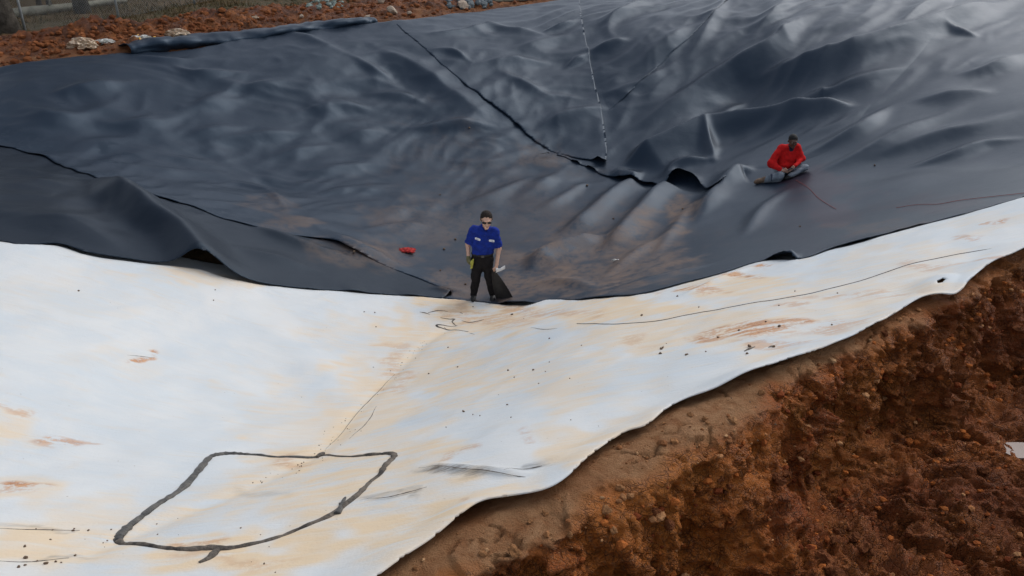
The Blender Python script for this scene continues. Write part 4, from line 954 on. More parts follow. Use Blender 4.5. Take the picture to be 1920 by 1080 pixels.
    for sx in (-1, 1):
        solid('boot', [('e', (sx * .182, -.07, .045), (.052, .125, .050), .03), ('c', (sx * .178, .03, .06), (sx * .178, .02, .16), .055, .055, .03)], .010, M['boot'], rt, cuts=[((0, 0, .0), (0, 0, -1))])
    solid('glove', [('c', wrL, (-.245, -.075, .82), .036, .042, .02)] + [(q[0], q[1], q[2], q[3] * 1.22, q[4] * 1.25, q[5]) for q in hand_prims(wrL, (-.245, -.09, .81), (.1, -.3, -.9), (.5, -.8, .1), (.7, .5, -.2), 0)], .007, M['gloved'], rt)
    tag(rt, 'man in blue work shirt, black trousers and sunglasses standing on the pit floor', 'person')
    def w(p): return (g[0] + p[0], g[1] + p[1], g[2] - .01 + p[2])
    gl = solid('work_glove', [('e', (-.19, -.16, .80), (.028, .03, .05), .02), ('c', (-.19, -.16, .77), (-.21, -.17, .70), .018, .012, .02), ('c', (-.18, -.16, .77), (-.185, -.17, .71), .014, .010, .02), ('c', (-.175, -.15, .83), (-.16, -.15, .87), .02, .014, .02)], .007, M['glove'], None, noise=(.004, 25, 3))
    gl.location = w((0, 0, 0)); tag(gl, 'yellow green work glove held at the standing man\'s hip', 'glove')
    # white scrap in his hand
    Vp = []; 
    for i in range(7):
        for j in range(4):
            u, v = i / 6, j / 3
            Vp.append((.245 + .17 * u, -.20 - .02 * math.sin(u * 5), .665 + .06 * u + (v - .5) * (.09 - .05 * u) + .012 * math.sin(u * 6 + v * 2)))
    Fp = [(i * 4 + j, i * 4 + 4 + j, i * 4 + 5 + j, i * 4 + 1 + j) for i in range(6) for j in range(3)]
    sc = mesh_np('white_scrap', Vp, Fp, M['paper']); sc.location = w((0, 0, 0)); md = sc.modifiers.new('t', 'SOLIDIFY'); md.thickness = .012
    tag(sc, 'crumpled white scrap in the standing man\'s right-side hand', 'scrap')
    # black flap of liner he holds up
    Vf = []; n1, n2 = 18, 12
    top = np.array((.175, -.20, .68)); tr_ = np.array((.235, -.19, .66)); bl = np.array((.255, -.10, .0)); br = np.array((.585, -.12, .012))
    for i in range(n1 + 1):
        u = i / n1; uu = u ** 1.15
        for j in range(n2 + 1):
            v = j / n2; p = (top + (tr_ - top) * v) * (1 - uu) + (bl + (br - bl) * v) * uu
            p = p + np.array((.035 * math.sin(u * 3.1) * (1 - 2 * v) * (-.8), .03 * math.sin(v * 3.14) * (1 - u * .6) + .03 * math.sin(v * 7 + 1) * u - .02 * math.sin(u * 3.1), 0)); Vf.append(p)
    Ff = [(i * (n2 + 1) + j, i * (n2 + 1) + j + 1, (i + 1) * (n2 + 1) + j + 1, (i + 1) * (n2 + 1) + j) for i in range(n1) for j in range(n2)]
    fo = mesh_np('liner_flap', Vf, Ff, M['flap'], None, True); fo.location = w((0, 0, 0)); md = fo.modifiers.new('t', 'SOLIDIFY'); md.thickness = .006
    tag(fo, 'black triangular flap of liner lifted by the standing man', 'liner flap')
    return rt
M['flap'] = simple('liner_underside', (.026, .024, .023), .62, .3, 6, .2, .006, .4)
standing_man()

def sitting_man():
    g = sheetcast(1469, 326)[0]; gz = lined(g[0], g[1]); rt = empty('person', (g[0], g[1], gz))
    def zs(x, y): return lined(np.clip(g[0] + x, g[0] - .8, g[0] + .6), g[1] + y) - gz
    def dfm(V):
        V = V.copy(); k = np.clip(1 - (V[:, 2]) / .55, 0, 1); V[:, 2] += -.025 * k + zs(V[:, 0], V[:, 1]) * k; return V
    hp, T, Rm = head_prims((.055, -.13, .785), .05, .22, 1.2)
    shL, shR = (-.15, -.03, .575), (.225, -.03, .595); elL, elR = (-.345, -.12, .33), (.315, -.10, .345); wrL, wrR = (-.185, -.36, .235), (.085, -.36, .275)
    body = [('c', (.04, -.02, .58), (.055, -.09, .71), .062, .058, .03)] + hp + [('e', (.03, .0, .42), (.17, .11, .2), .05), ('e', (.0, .0, .16), (.16, .12, .13), .05), ('c', (.03, 0, .58), shL, .06, .06, .04), ('c', (.03, 0, .58), shR, .06, .06, .04),
            ('c', shL, elL, .058, .045, .03), ('c', elL, wrL, .045, .030, .02), ('c', shR, elR, .058, .045, .03), ('c', elR, wrR, .045, .030, .02),
            ('c', (-.09, 0, .13), (-.22, -.44, .13), .08, .06, .04), ('c', (-.22, -.44, .11), (-.50, -.27, .07), .055, .04, .03), ('c', (.09, 0, .13), (.345, -.26, .14), .08, .06, .04), ('c', (.345, -.26, .12), (.03, -.40, .07), .055, .04, .03)]
    solid('body', body, .0095, M['skin_d'], rt, deform=dfm)
    # the light palms and backs of both hands meet in his lap
    solid('hand', hand_prims(wrL, (-.125, -.405, .225), (.9, -.25, -.15), (0, -.2, .95), (.3, .5, -.5), 0), .007, M['palm'], rt, deform=dfm)
    solid('hand', hand_prims(wrR, (.045, -.415, .262), (-.75, -.3, -.35), (-.1, -.3, .95), (-.3, .5, -.5), 0), .007, M['palm'], rt, deform=dfm)
    solid('hair', [('e', T((0, .022, .045)), (.096, .115, .099), 0)], .008, M['hair_b'], rt, noise=(.003, 50, 3), cuts=[(T((0, -.076, .07)), tuple(Rm @ np.array((0, -1, -.35)))), (T((0, .0, .0)), tuple(Rm @ np.array((0, -.4, -1))))])
    for sx in (-1, 1):
        e = ell_mesh('eye', T((sx * .031, -.080, .008)), (.013, .007, .008), M['eyew'], rt, Rm, 10); ell_mesh('iris', T((sx * .031, -.0865, .008)), (.006, .003, .007), M['eye'], e, Rm, 8)
    ell_mesh('mouth', T((0, -.0975, -.058)), (.024, .006, .008), M['lip_d'], rt, Rm)
    sw = [('e', (.03, -.01, .43), (.205, .145, .20), .06), ('e', (.015, -.02, .25), (.215, .165, .15), .08), ('c', (.035, -.015, .595), (-.12, -.02, .60), .09, .078, .06), ('c', (.035, -.015, .595), (.19, -.02, .615), .09, .078, .06),
          ('c', (-.14, -.03, .585), (-.352, -.115, .335), .085, .074, .05), ('c', (-.352, -.115, .335), (-.20, -.345, .245), .074, .046, .04), ('c', (.215, -.03, .605), (.322, -.09, .35), .085, .072, .05), ('c', (.322, -.09, .35), (.105, -.345, .285), .072, .046, .04)]
    ss = solid('sweatshirt', sw, .012, M['red'], rt, noise=(.013, 6.5, 5), cuts=[((0, 0, .14), (0, .1, -1))], hollow=[((.055, -.16, .655), (.060, .10, .105)), ((.05, -.05, .69), (.075, .08, .06))], deform=dfm)
    a = np.linspace(0, 2 * np.pi, 17)
    for c, ax in ((wrL, (.55, -.80, -.2)), (wrR, (-.65, -.73, -.15))):
        ax = Vector(ax).normalized(); q = ax.to_track_quat('Z', 'Y'); P = [tuple(Vector(c) - ax * .03 + q @ Vector((.040 * math.cos(t), .040 * math.sin(t), 0))) for t in a]
        tube('cuff', dfm(np.array(P)), .012, M['red'], ss, 6)
    solid('undershirt', [('e', (.05, -.03, .56), (.10, .10, .10), .03), ('c', (.045, -.03, .60), (.055, -.07, .64), .075, .070, .02)], .010, M['navy'], rt)
    jn = [('e', (.0, .01, .15), (.20, .155, .14), .05), ('c', (-.09, -.0, .15), (-.225, -.44, .14), .105, .088, .05), ('c', (-.225, -.44, .115), (-.50, -.27, .075), .090, .062, .04), ('c', (.09, 0, .15), (.35, -.26, .155), .105, .090, .05), ('c', (.35, -.26, .13), (.02, -.40, .085), .085, .062, .04)]
    je = solid('jeans', jn, .012, M['jeans'], rt, noise=(.014, 7, 8), cuts=[((0, 0, -.0), (0, 0, -1)), ((-.49, -.27, .075), (-1, .4, 0))], deform=dfm)
    pth = tube('knee_strap', dfm(np.array([(-.38 + .01 * math.cos(t), -.345 + .072 * math.cos(t), .095 + .075 * math.sin(t)) for t in np.linspace(-.5, 3.4, 14)])), .012, M['denim'], je, 6, 2.0)
    solid('boot', [('e', (-.60, -.22, .062), (.11, .056, .048), .03), ('c', (-.52, -.265, .075), (-.48, -.28, .08), .052, .056, .03)], .010, M['tan'], rt, cuts=[((0, 0, .004), (0, 0, -1))], deform=dfm)
    solid('boot', [('e', (-.02, -.415, .055), (.11, .055, .050), .03)], .010, M['boot'], rt, cuts=[((0, 0, .004), (0, 0, -1))], deform=dfm)
    tag(rt, 'man in red sweatshirt and jeans sitting cross-legged on the black liner', 'person')
    tool = solid('hand_tool', [('c', (-.06, -.44, .24), (.0, -.44, .27), .012, .016, .01), ('c', (.0, -.44, .27), (.03, -.45, .25), .010, .006, .01)], .006, M['buckle'], None, deform=dfm); tool.location = (g[0], g[1], gz)
    tag(tool, 'small dark tool held in the sitting man\'s hands', 'tool')
sitting_man()
# ------------------------------------------------------------------ parts of the white sheet: welded outline, seam, marks
OUT = [(605,854),(560,860),(520,859),(470,854),(440,852),(415,854),(395,860),(378,880),(352,905),(325,928),(290,950),(262,972),(238,990),(224,1002),(221,1011),(236,1019),(270,1024),(310,1030),(355,1032),(400,1031),(430,1030),(480,1018),(530,1003),(580,984),(620,968),(650,946),(676,926),(694,905),(712,890),(722,874),(738,858),(737,851),(715,851),(692,852),(655,857),(605,854)]
OW = [.016,.026,.018,.022,.030,.034,.036,.044,.046,.034,.036,.034,.042,.045,.042,.022,.026,.022,.030,.034,.026,.022,.018,.024,.028,.030,.034,.020,.026,.034,.036,.034,.026,.030,.012,.016]
cP = on_white(OUT, 5, .004); r = np.interp(np.linspace(0, 1, len(cP)), np.linspace(0, 1, len(OW)), OW)
i_ = np.arange(len(cP)); r = r * .85 * (1 + .42 * pn(i_ * .7, i_ * 0, 5) + .12 * pn(i_ * 2.1, i_ * 0, 6))
def bead(name, P, r, mat, label=None, flat=.55):
    o = tube(name, P, r, mat, white, 10, flat)
    if label: o['label'] = label
    return o
k1 = int(len(cP) * .40)
bead('weld_bead', cP[:k1 + 1], r[:k1 + 1], M['weld'], 'black welded bead around a rounded four-sided patch')
bead('weld_bead', cP[k1:], r[k1:], M['weld_dirty'], 'dirty grey part of the welded bead')
bead('weld_tail', on_white([(412,1030),(402,1040),(392,1049),(374,1057)], 5, .004), np.interp(np.linspace(0, 1, 16), [0, .4, 1], [.02, .034, .012]), M['weld_dirty'])
bead('weld_tail', on_white([(594,857),(601,854),(608,850)], 5, .012), [.02,.022,.024,.028,.03,.03,.03,.028,.024,.02,.012], M['weld_dirty'], None, .7)
bead('weld_tail', on_white([(632,965),(640,952),(645,940),(648,935)], 5, .006), np.linspace(.03, .008, 16), M['weld'], None, .6)
bead('weld_tail', on_white([(636,948),(648,945),(660,938)], 5, .01), np.linspace(.012, .006, 11), M['weld'], None, .6)
bead('seam_line', on_white([(1082,607),(1130,610),(1180,608),(1230,603),(1330,585),(1470,562),(1600,530),(1700,500),(1760,485),(1830,473),(1880,469),(1908,468)], 10, .004), .0055, M['weld'], 'thin dark seam line running along the white sheet')
for pts, ww in (([(787,587),(797,589),(806,592)], .012), ([(803,589),(820,586),(840,587)], .014), ([(826,597),(842,600),(852,600),(848,604),(856,609)], .016), ([(856,609),(838,610),(820,609),(822,613),(840,616),(858,621),(878,624)], .018),
                ([(866,602),(880,604),(897,602),(907,599)], .013), ([(862,588),(868,590)], .009), ([(995,616),(1020,617),(1045,615)], .006), ([(880,627),(890,629)], .006), ([(1395,664),(1415,655)], .016), ([(1440,656),(1452,652)], .012)):
    q = on_white(pts, 6, .002); t = np.linspace(0, 1, len(q)); bead('ink_mark', q, ww * (.35 + .65 * np.sin(np.pi * np.clip(t, .05, .95))) * (1 + .3 * pn(t * 9, t * 0, 3)), M['weld_dirty'], None, .25)
for pts in ([(785,880),(830,884),(860,888),(905,893),(960,899),(1015,902)], [(945,894),(1000,884),(1050,872),(1095,852)], [(688,937),(730,935),(770,926),(800,918)], [(0,996),(70,997),(150,996)], [(0,1054),(60,1055),(130,1048)], [(240,670),(262,672),(290,675)], [(610,840),(650,796),(700,742),(740,700)], [(655,822),(690,790),(706,765)]):
    q = on_white(pts, 8, .012 if pts[0][0] in (785, 945, 688) else .001); t = np.linspace(0, 1, len(q)); bead('crease_line', q, .0045 * (.3 + .7 * np.sin(np.pi * np.clip(t, .04, .96))) * (1 + .6 * pn(t * 14, t * 0, 8)), M['weld_dirty'], None, .4)
# curled flap beside the small hole
# crumbs of soil lying on the white sheet
RK = []
for i in range(6):
    V, Fc = rock_np(100 + i, 1, .4, (1, .8, .6)); me = mesh_np('dirt_crumb', V, Fc, M['crumb'], None, False).data; RK.append(me)
for o in [o for o in bpy.data.objects if o.name.startswith('dirt_crumb')]: bpy.data.objects.remove(o)
crumbs = [(148,547,7),(404,545,5),(401,565,5),(48,1029,9),(48,1048,12),(36,1066,10),(48,1062,9),(87,1059,13),(105,1056,8),(138,997,9),(100,997,6),(166,996,8),(140,993,6),(116,1057,6),(141,1043,8),(96,1015,6),(70,1054,7),(69,996,5),(209,994,6),(295,1000,5),(452,993,6),(495,1056,7),(293,977,5),(516,1072,5),
          (1000,695,9),(953,698,8),(964,709,6),(858,689,6),(840,655,6),(1030,681,5),(1068,713,5),(1240,654,12),(1238,662,11),(1030,634,7),(1289,666,8),(1286,667,10),(1323,663,7),(960,590,9),(1243,652,8),(951,758,8),(869,773,9),(870,773,7),(958,786,6),(1203,595,9),(1270,558,8),(683,586,5),(703,588,5),(705,613,5),(887,577,5),(804,703,6),(900,780,5),
          (1010,720,5),(1090,650,5),(700,690,4),(1460,577,6),(1310,580,6),(1490,548,5),(1570,550,6),(1405,655,14),(1400,668,10),(1450,655,12),(1346,633,10),(1460,615,12),(1435,607,8),(1385,622,10),(1560,610,8),(930,930,5),(1070,790,5)]
def crumb(px, py, wpx, i, z_of=None, label='small brown crumb of soil lying on the white sheet', group='soil crumbs on the white sheet', dz=0.0):
    p = (z_of or (lambda a, b: on_white([(a, b), (a + 1, b)], 1, 0, False)[0]))(px, py); t = np.linalg.norm(p - np.array([0, 0, CAMH])); s = wpx * t / F * .5
    o = bpy.data.objects.new('dirt_crumb', RK[i % 6]); COL.objects.link(o); o.location = (p[0], p[1], p[2] + s * .3 + dz); o.scale = (s, s, s); o.rotation_euler = (rng.uniform(-.4, .4), rng.uniform(-.4, .4), rng.uniform(0, 6.3))
    return tag(o, label, 'soil crumb', group)
for i, (px, py, ww) in enumerate(crumbs): crumb(px, py, ww * .75, i)
for i, (px, py, ww) in enumerate([(1101,348,7),(880,240,5),(725+100,365,4),(854,449,7),(833,467,7),(664,472,7),(873,533,6),(826,507,5),(1090,440,5),(1500,315+110,5),(1640,310,5),(1150,410,5),(1280,372+20,6)]):
    crumb(px, py, ww, i, lambda a, b: sheetcast(a, b)[0], 'small dark crumb of soil lying on the black liner', 'soil crumbs on the black liner')
# fine crumbs in the crease and beside the outline
its = []; RN = [rock_np(i, 1, .4) for i in range(12)]
qa = on_white(np.column_stack([rng.uniform(0, 520, 420), rng.uniform(960, 1075, 420)]), 1, 0, False); qb = on_white(np.column_stack([rng.uniform(560, 1500, 420), rng.uniform(580, 840, 420)]), 1, 0, False)
for _ in range(190):
    if rng.random() < .55:
        p = CREASE[rng.integers(20, len(CREASE))][:2] + rng.normal(0, .10, 2)
    else:
        p = (qa if rng.random() < .5 else qb)[_][:2]
    s = rng.uniform(.003, .009); V, Fc = RN[_ % 12]; its.append((V * s + np.array([p[0], p[1], float(base(p[0], p[1])) + .03 + s * .3]), Fc))
V, Fc = join_np(its); tag(mesh_np('soil_specks', V, Fc, M['crumb'], None, False), 'fine specks of soil scattered over the white sheet', 'soil specks', kind='stuff')

# ------------------------------------------------------------------ loose things in the pit
rc = sheetcast(762, 471)[0]
V = []
for i in range(15):
    for j in range(7):
        u, v = i / 14 - .5, j / 6 - .5; V.append((u * .34 + .03 * math.sin(j * 1.7), v * .22, .055 * math.cos(u * 2.9) * math.cos(v * 2.5) + .018 * math.sin(i * 1.9 + j) + .01))
o = mesh_np('red_cloth', V, [(i * 7 + j, i * 7 + 7 + j, i * 7 + 8 + j, i * 7 + 1 + j) for i in range(14) for j in range(6)], M['redcloth']); o.location = rc; o.modifiers.new('t', 'SOLIDIFY').thickness = .01
tag(o, 'crumpled red cloth lying on the muddy liner left of the standing man', 'cloth')
tc = sheetcast(1155, 489)[0]; te = empty('cutting_tool', tc, R(10)); tag(te, 'small metal cutting tool lying on the black liner', 'tool')
tube('handle', [(-.09, 0, .02), (-.02, .005, .028), (.01, 0, .025)], [.010, .014, .008], M['plastic_w'], te); tube('blade', [(.0, 0, .022), (.05, .008, .02), (.09, -.004, .015)], [.010, .010, .003], M['steel'], te, 6, .4); tube('handle', [(-.08, -.05, .02), (-.03, -.02, .026), (.02, .0, .028)], [.008, .010, .006], M['plastic_w'], te)
for pts, lab in (([(1492,338),(1515,352),(1535,372),(1560,388),(1568,392)], 'red string leading away from the sitting man'), ([(1680,390),(1720,384),(1760,383),(1800,376),(1860,369),(1925,362)], 'red string lying along the right edge of the black liner')):
    c = curve(pts, 12); q = sheetcast(c[:, 0], c[:, 1]); q[:, 2] += .006
    tag(tube('red_string', q, .004, M['redstr'], None, 6), lab, 'string')
def mk_crumbs(name, cols):
    m, nt, b_ = mat_new(name); k = NB(nt); ri = k.n('ShaderNodeNewGeometry').outputs['Random Per Island']; n = k.noise(k.pos(), 25, 4, .7)
    cc = k.mix(k.ramp(ri, .1, .6), cols[0], cols[1]); cc = k.mix(k.ramp(ri, .75, .95), cc, cols[2]); k.l(k.mix(k.ramp(n, .35, .65, .45, 0), cc, tuple(q * .4 for q in cols[0])), b_.inputs['Base Color'])
    b_.inputs['Roughness'].default_value = .92; b_.inputs['Specular IOR Level'].default_value = .15; k.l(k.bump(k.noise(k.pos(), 70, 3), .6, .02), b_.inputs['Normal']); return m
M['crumbs'] = mk_crumbs('clay_crumbs', ((.18, .042, .012), (.46, .14, .032), (.56, .29, .13))); M['crumbs_dry'] = mk_crumbs('dry_clay_crumbs', ((.25, .10, .038), (.38, .18, .075), (.48, .28, .14)))
# ------------------------------------------------------------------ clods of clay on the shoulder and in the trench
def project(P):
    v = P - np.array([0, 0, CAMH]); c_, s_ = math.cos(PITCH), math.sin(PITCH); dep = v[:, 1] * c_ - v[:, 2] * s_; up = v[:, 1] * s_ + v[:, 2] * c_
    return 960 + F * v[:, 0] / dep, 540 - F * up / dep, dep
_tv = TP.reshape(-1, 3)[::3]; _tpx, _tpy, _tdp = project(_tv)
def soilcast(px, py):
    """where on the cut bank a lump seen in the photograph lies"""
    out = []
    for a, b in zip(np.atleast_1d(px), np.atleast_1d(py)):
        r2 = (_tpx - a) ** 2 + (_tpy - b) ** 2; m = r2 < max(64, r2.min() * 1.5); out.append(_tv[m][np.argmin(_tdp[m])])
    return np.array(out)
its = []; pick = rng.integers(0, TP.shape[0] * TP.shape[1], 15000); P3 = TP.reshape(-1, 3)[pick]; A3 = TA.ravel()[pick]; e_ = A3
kp = (A3 > -.8) & (A3 < 3.2); P3 = P3[kp]; e_ = e_[kp]
ROCKS = [rock_np(200 + i, 1, .5, (1, .8, .65)) for i in range(24)]
SMALL = []
for i in range(16):
    r_ = np.random.default_rng(600 + i); ph = (1 + 5 ** .5) / 2; V = np.array([(-1, ph, 0), (1, ph, 0), (-1, -ph, 0), (1, -ph, 0), (0, -1, ph), (0, 1, ph), (0, -1, -ph), (0, 1, -ph), (ph, 0, -1), (ph, 0, 1), (-ph, 0, -1), (-ph, 0, 1)]) / 1.9
    V = V * r_.uniform(.6, 1.25, (12, 1)) * np.array([1, .8, .7]); SMALL.append((V, [(0, 11, 5), (0, 5, 1), (0, 1, 7), (0, 7, 10), (0, 10, 11), (1, 5, 9), (5, 11, 4), (11, 10, 2), (10, 7, 6), (7, 1, 8), (3, 9, 4), (3, 4, 2), (3, 2, 6), (3, 6, 8), (3, 8, 9), (4, 9, 5), (2, 4, 11), (6, 2, 10), (8, 6, 7), (9, 8, 1)]))
wesel = inside(P3[:, 0], P3[:, 1], P_white)
cl = fbm(P3[:, 0] * 1.2, P3[:, 1] * 1.2, 3, 95)
nn = 0; itd = []
for i in range(len(P3)):
    if wesel[i] or (cl[i] < -.05 and rng.random() < .75): continue
    s = .006 + .044 * rng.random() ** 7 * (1.2 if e_[i] > -.15 else .9)
    V, Fc = ROCKS[int(rng.integers(24))] if s > .022 else SMALL[int(rng.integers(16))]; a = rng.uniform(0, 6.3); Rz = np.array([[math.cos(a), -math.sin(a), 0], [math.sin(a), math.cos(a), 0], [0, 0, 1]])
    (itd if e_[i] < .02 else its).append(((V @ Rz.T) * s + P3[i] + np.array([0, 0, s * .25]), Fc))
V, Fc = join_np(its); tag(mesh_np('loose_clods', V, Fc, M['crumbs'], None, False), 'loose clods of red clay strewn over the trench side', 'clods', kind='stuff')
V, Fc = join_np(itd); tag(mesh_np('loose_clods', V, Fc, M['crumbs_dry'], None, False), 'dry crumbs of clay strewn along the bank top', 'clods', kind='stuff')
CL = []
for i in range(5):
    V, Fc = rock_np(300 + i, 3, 1.1, (1, .85, .7)); V = V * (1 + .10 * fbm(V[:, 0] * 3, V[:, 1] * 3 + V[:, 2] * 2.3, 3, i))[:, None]
    for nm in ('clod', 'clod_dry'):
        o = mesh_np('clay_clod', V, Fc, M[nm], None, False); CL.append(o.data); bpy.data.objects.remove(o)
big = [(1165,910,20,1),(1020,958,14,1),(1135,955,22,1),(1150,988,18,1),(1180,930,18,1),(1295,771,14,1),(1322,783,14,1),(1320,790,10,1),(1430,732,14,1),(1515,692,14,1),(778,1060,12,1),(1070,1010,16,1),(990,975,12,1),(965,1030,30,1),(910,1040,18,1),(1065,1000,14,1),(1350,905,16,0),(1375,915,14,0),(1360,930,12,0),
       (1250,990,24,0),(1230,965,20,0),(1470,900,26,0),(1480,885,18,0),(1455,890,14,0),(1570,995,20,0),(1600,1010,22,0),(1615,1030,26,0),(1590,985,14,0),(1545,1045,36,0),(1560,1070,40,0),(1520,895,22,0),(1640,1040,18,0),(1560,1010,18,0),(1830,600,16,0),(1820,620,14,0),(1880,560,18,0),(1740,690,20,0),(1760,850,20,0),(1660,560+60,14,0),(1850,880,18,0),(1905,960,18,0),(1700,1000,16,0),(1780,760,22,0),(1900,620,16,0)]
for i, (px, py, ww, dry) in enumerate(big):
    p = soilcast(px, py)[0]; s = ww * np.linalg.norm(p - np.array([0, 0, CAMH])) / F * .5
    o = bpy.data.objects.new('clay_clod', CL[(i % 5) * 2 + dry]); COL.objects.link(o); o.location = (p[0], p[1], p[2] + s * .2); o.scale = (s, s, s); o.rotation_euler = (rng.uniform(-.5, .5), rng.uniform(-.5, .5), rng.uniform(0, 6.3))
    tag(o, 'pale dry clay clod lying on the bank beside the white sheet' if dry else 'rough red clay clod lying on the dark trench side', 'clod', 'dry clods on the bank top' if dry else 'clods in the trench')
# muddy puddle at the right edge
pc = soilcast(1908, 842)[0]; a = np.linspace(0, 2 * np.pi, 40)[:-1]
V = [(pc[0] + .06 + (.20 * math.cos(t)) * (1 + .2 * math.sin(3 * t)), pc[1] + .0 + .16 * math.sin(t) * (1 + .2 * math.cos(2 * t)), pc[2] + .015) for t in a]
def mk_water():
    m, nt, b = mat_new('muddy_water'); k = NB(nt); k.l(k.mix(k.noise(k.pos(), 4), (.22, .15, .12), (.30, .23, .20)), b.inputs['Base Color']); b.inputs['Roughness'].default_value = .3; b.inputs['Specular IOR Level'].default_value = .25; return m
M['water'] = mk_water(); V2 = [(x, y, z - .12) for x, y, z in V]
tag(mesh_np('puddle', V + V2, [tuple(range(39))] + [(i, i + 39, (i + 1) % 39 + 39, (i + 1) % 39) for i in range(39)], M['water'], None, False), kind='structure')

# ------------------------------------------------------------------ behind the far rim
def spc(px, py): return cast(px, py, spoil_l)
# rolled strip of liner lying along the rim
path = np.array([(238,106),(300,97),(360,91),(430,83),(500,75),(560,66),(620,58),(680,50),(704,46)], float); cp = curve(path, 8); G3 = cast(cp[:, 0], cp[:, 1] - 2)
tt = np.linspace(0, 1, len(G3)); rr_ = np.interp(tt, [0, .2, .5, .8, 1], [.17, .17, .15, .14, .08]); V = []; NS = 22
T3 = np.gradient(G3, axis=0); T3[:, 2] = 0; T3 /= np.linalg.norm(T3, axis=1)[:, None]; N3 = np.stack([-T3[:, 1], T3[:, 0], np.zeros(len(T3))], -1)
for i in range(len(G3)):
    for j in range(NS + 1):
        a = -.35 * math.pi + j / NS * 1.62 * math.pi; w = 1 + .35 * pn(np.array([i * .16]), np.array([j * .16]), 4)[0] + .20 * pn(np.array([i * .55]), np.array([j * .22]), 6)[0]
        ofs = N3[i] * (.10 - math.cos(a) * rr_[i] * 2.3 * w) + np.array([0, 0, rr_[i] * .7 + math.sin(a) * rr_[i] * w])
        V.append(G3[i] + ofs + np.array([0, 0, .02]))
ro = mesh_np('rolled_liner', V, [(i * (NS + 1) + j, i * (NS + 1) + j + 1, (i + 1) * (NS + 1) + j + 1, (i + 1) * (NS + 1) + j) for i in range(len(G3) - 1) for j in range(NS)], M['flapblue'] if 'flapblue' in M else M['black'], None, True)
ro.modifiers.new('t', 'SOLIDIFY').thickness = .01; tag(ro, 'black rolled strip of liner lying along the rim beside the red clay', 'liner roll')
def crumple(name, px, py, wpx, hpx, mat, label, cat, seed, flat=.5, amp=.16):
    p = spc(px, py + hpx * .4)[0]; t = np.linalg.norm(p - np.array([0, 0, CAMH])); s = wpx * t / F * .5
    bm = bmesh.new(); bmesh.ops.create_icosphere(bm, subdivisions=4, radius=1.0); V = np.array([v.co[:] for v in bm.verts]); Fc = [tuple(v.index for v in f.verts) for f in bm.faces]; bm.free()
    n = 1 - np.abs(fbm(V[:, 0] * 1.7 + seed, V[:, 1] * 1.7 + V[:, 2] * 2.1, 3, seed, .6)); V = V * (1 + amp * 2 * (n - .75))[:, None] * np.array([s, s * .7, s * flat]); V[:, 2] = np.maximum(V[:, 2], -s * .1)
    o = mesh_np(name, V, Fc, mat, None, False); o.location = (p[0], p[1], p[2] + s * .06); return tag(o, label, cat)
crumple('plastic_bundle', 155, 77, 46, 27, M['plastic'], 'round crumpled bundle of muddy clear plastic on the red clay', 'plastic', 3, .55, .3)
crumple('plastic_sheet', 195, 75, 34, 12, M['plastic_w'], 'crumpled grey plastic trailing from the round muddy bundle', 'plastic', 5, .25, .35)
crumple('plastic_sheet', 265, 67, 32, 10, M['plastic_w'], 'small pale plastic sheet on the clay above the yellow rope', 'plastic', 8, .22, .3)
crumple('plastic_bundle', 332, 58, 40, 24, M['plastic'], 'crumpled pale plastic bundle on the clay beside the pink flagging', 'plastic', 11, .5, .38)
crumple('flagging_tape', 378, 69, 34, 7, M['pink'], 'tangle of pink flagging tape beside the rolled liner', 'tape', 13, .2, .45)
crumple('paper_cup', 181, 113, 10, 7, M['paper'], 'small white crushed cup at the rim of the black liner', 'cup', 17, .7, .15)
crumple('plastic_bundle', 478, 31, 14, 8, M['plastic'], 'small pale plastic scrap half buried in the far clay', 'plastic', 19, .5, .3)
c = curve([(259,68),(264,78),(268,83),(274,78),(284,76),(291,72),(292,78),(297,80)], 6); q = spc(c[:, 0], c[:, 1]); q[:, 2] += .04
tag(tube('yellow_rope', q, .022, M['yellow'], None, 6), 'short length of yellow rope on the clay near the rolled liner', 'rope')
SR = []
for i in range(6):
    V, Fc = rock_np(400 + i, 2, .6, (1, .8, .7))
    for nm in ('stone', 'bluestone', 'greenstone'):
        o = mesh_np('stone', V, Fc, M[nm], None, False); SR.append(o.data); bpy.data.objects.remove(o)
def stone(px, py, wpx, kind, i, label, group=None, name='stone', f=spc):
    p = f(px, py)[0]; s = wpx * np.linalg.norm(p - np.array([0, 0, CAMH])) / F * .5
    o = bpy.data.objects.new(name, SR[(i % 6) * 3 + kind]); COL.objects.link(o); o.location = (p[0], p[1], p[2] + s * .3); o.scale = (s, s, s); o.rotation_euler = (rng.uniform(-.3, .3), rng.uniform(-.3, .3), rng.uniform(0, 6.3)); return tag(o, label, 'stone', group)
stone(735, 24, 24, 0, 0, 'pale stone on the red clay above the wedge panel'); stone(868, 15, 28, 0, 1, 'large pale stone beside the blue grey rocks'); stone(768, 26, 10, 0, 2, 'small pale stone right of the larger pale stone'); stone(690, 34, 14, 0, 3, 'pale pinkish stone above the end of the rolled liner'); stone(565, 33, 12, 0, 4, 'small stone on the clay above the rolled liner'); stone(715, 5, 16, 0, 5, 'pale stone at the top of the clay heap')
for i in range(26): stone(578 + rng.uniform(0, 66), 20 - rng.uniform(0, 16) - i * .1, rng.uniform(7, 13), 2, i, 'green grey rock in the small heap behind the clay', 'green grey rocks')
for i in range(40): stone(838 + rng.uniform(0, 84), 17 - rng.uniform(0, 17), rng.uniform(8, 17), 1, i, 'blue grey rock in the heap behind the clay', 'blue grey rocks')
its = []
sp2 = rng.uniform((0, 0), (1000, 135), (2600, 2)); P4 = spc(sp2[:, 0], sp2[:, 1]); dd_, pp_ = rim_dist(P4[:, 0], P4[:, 1])
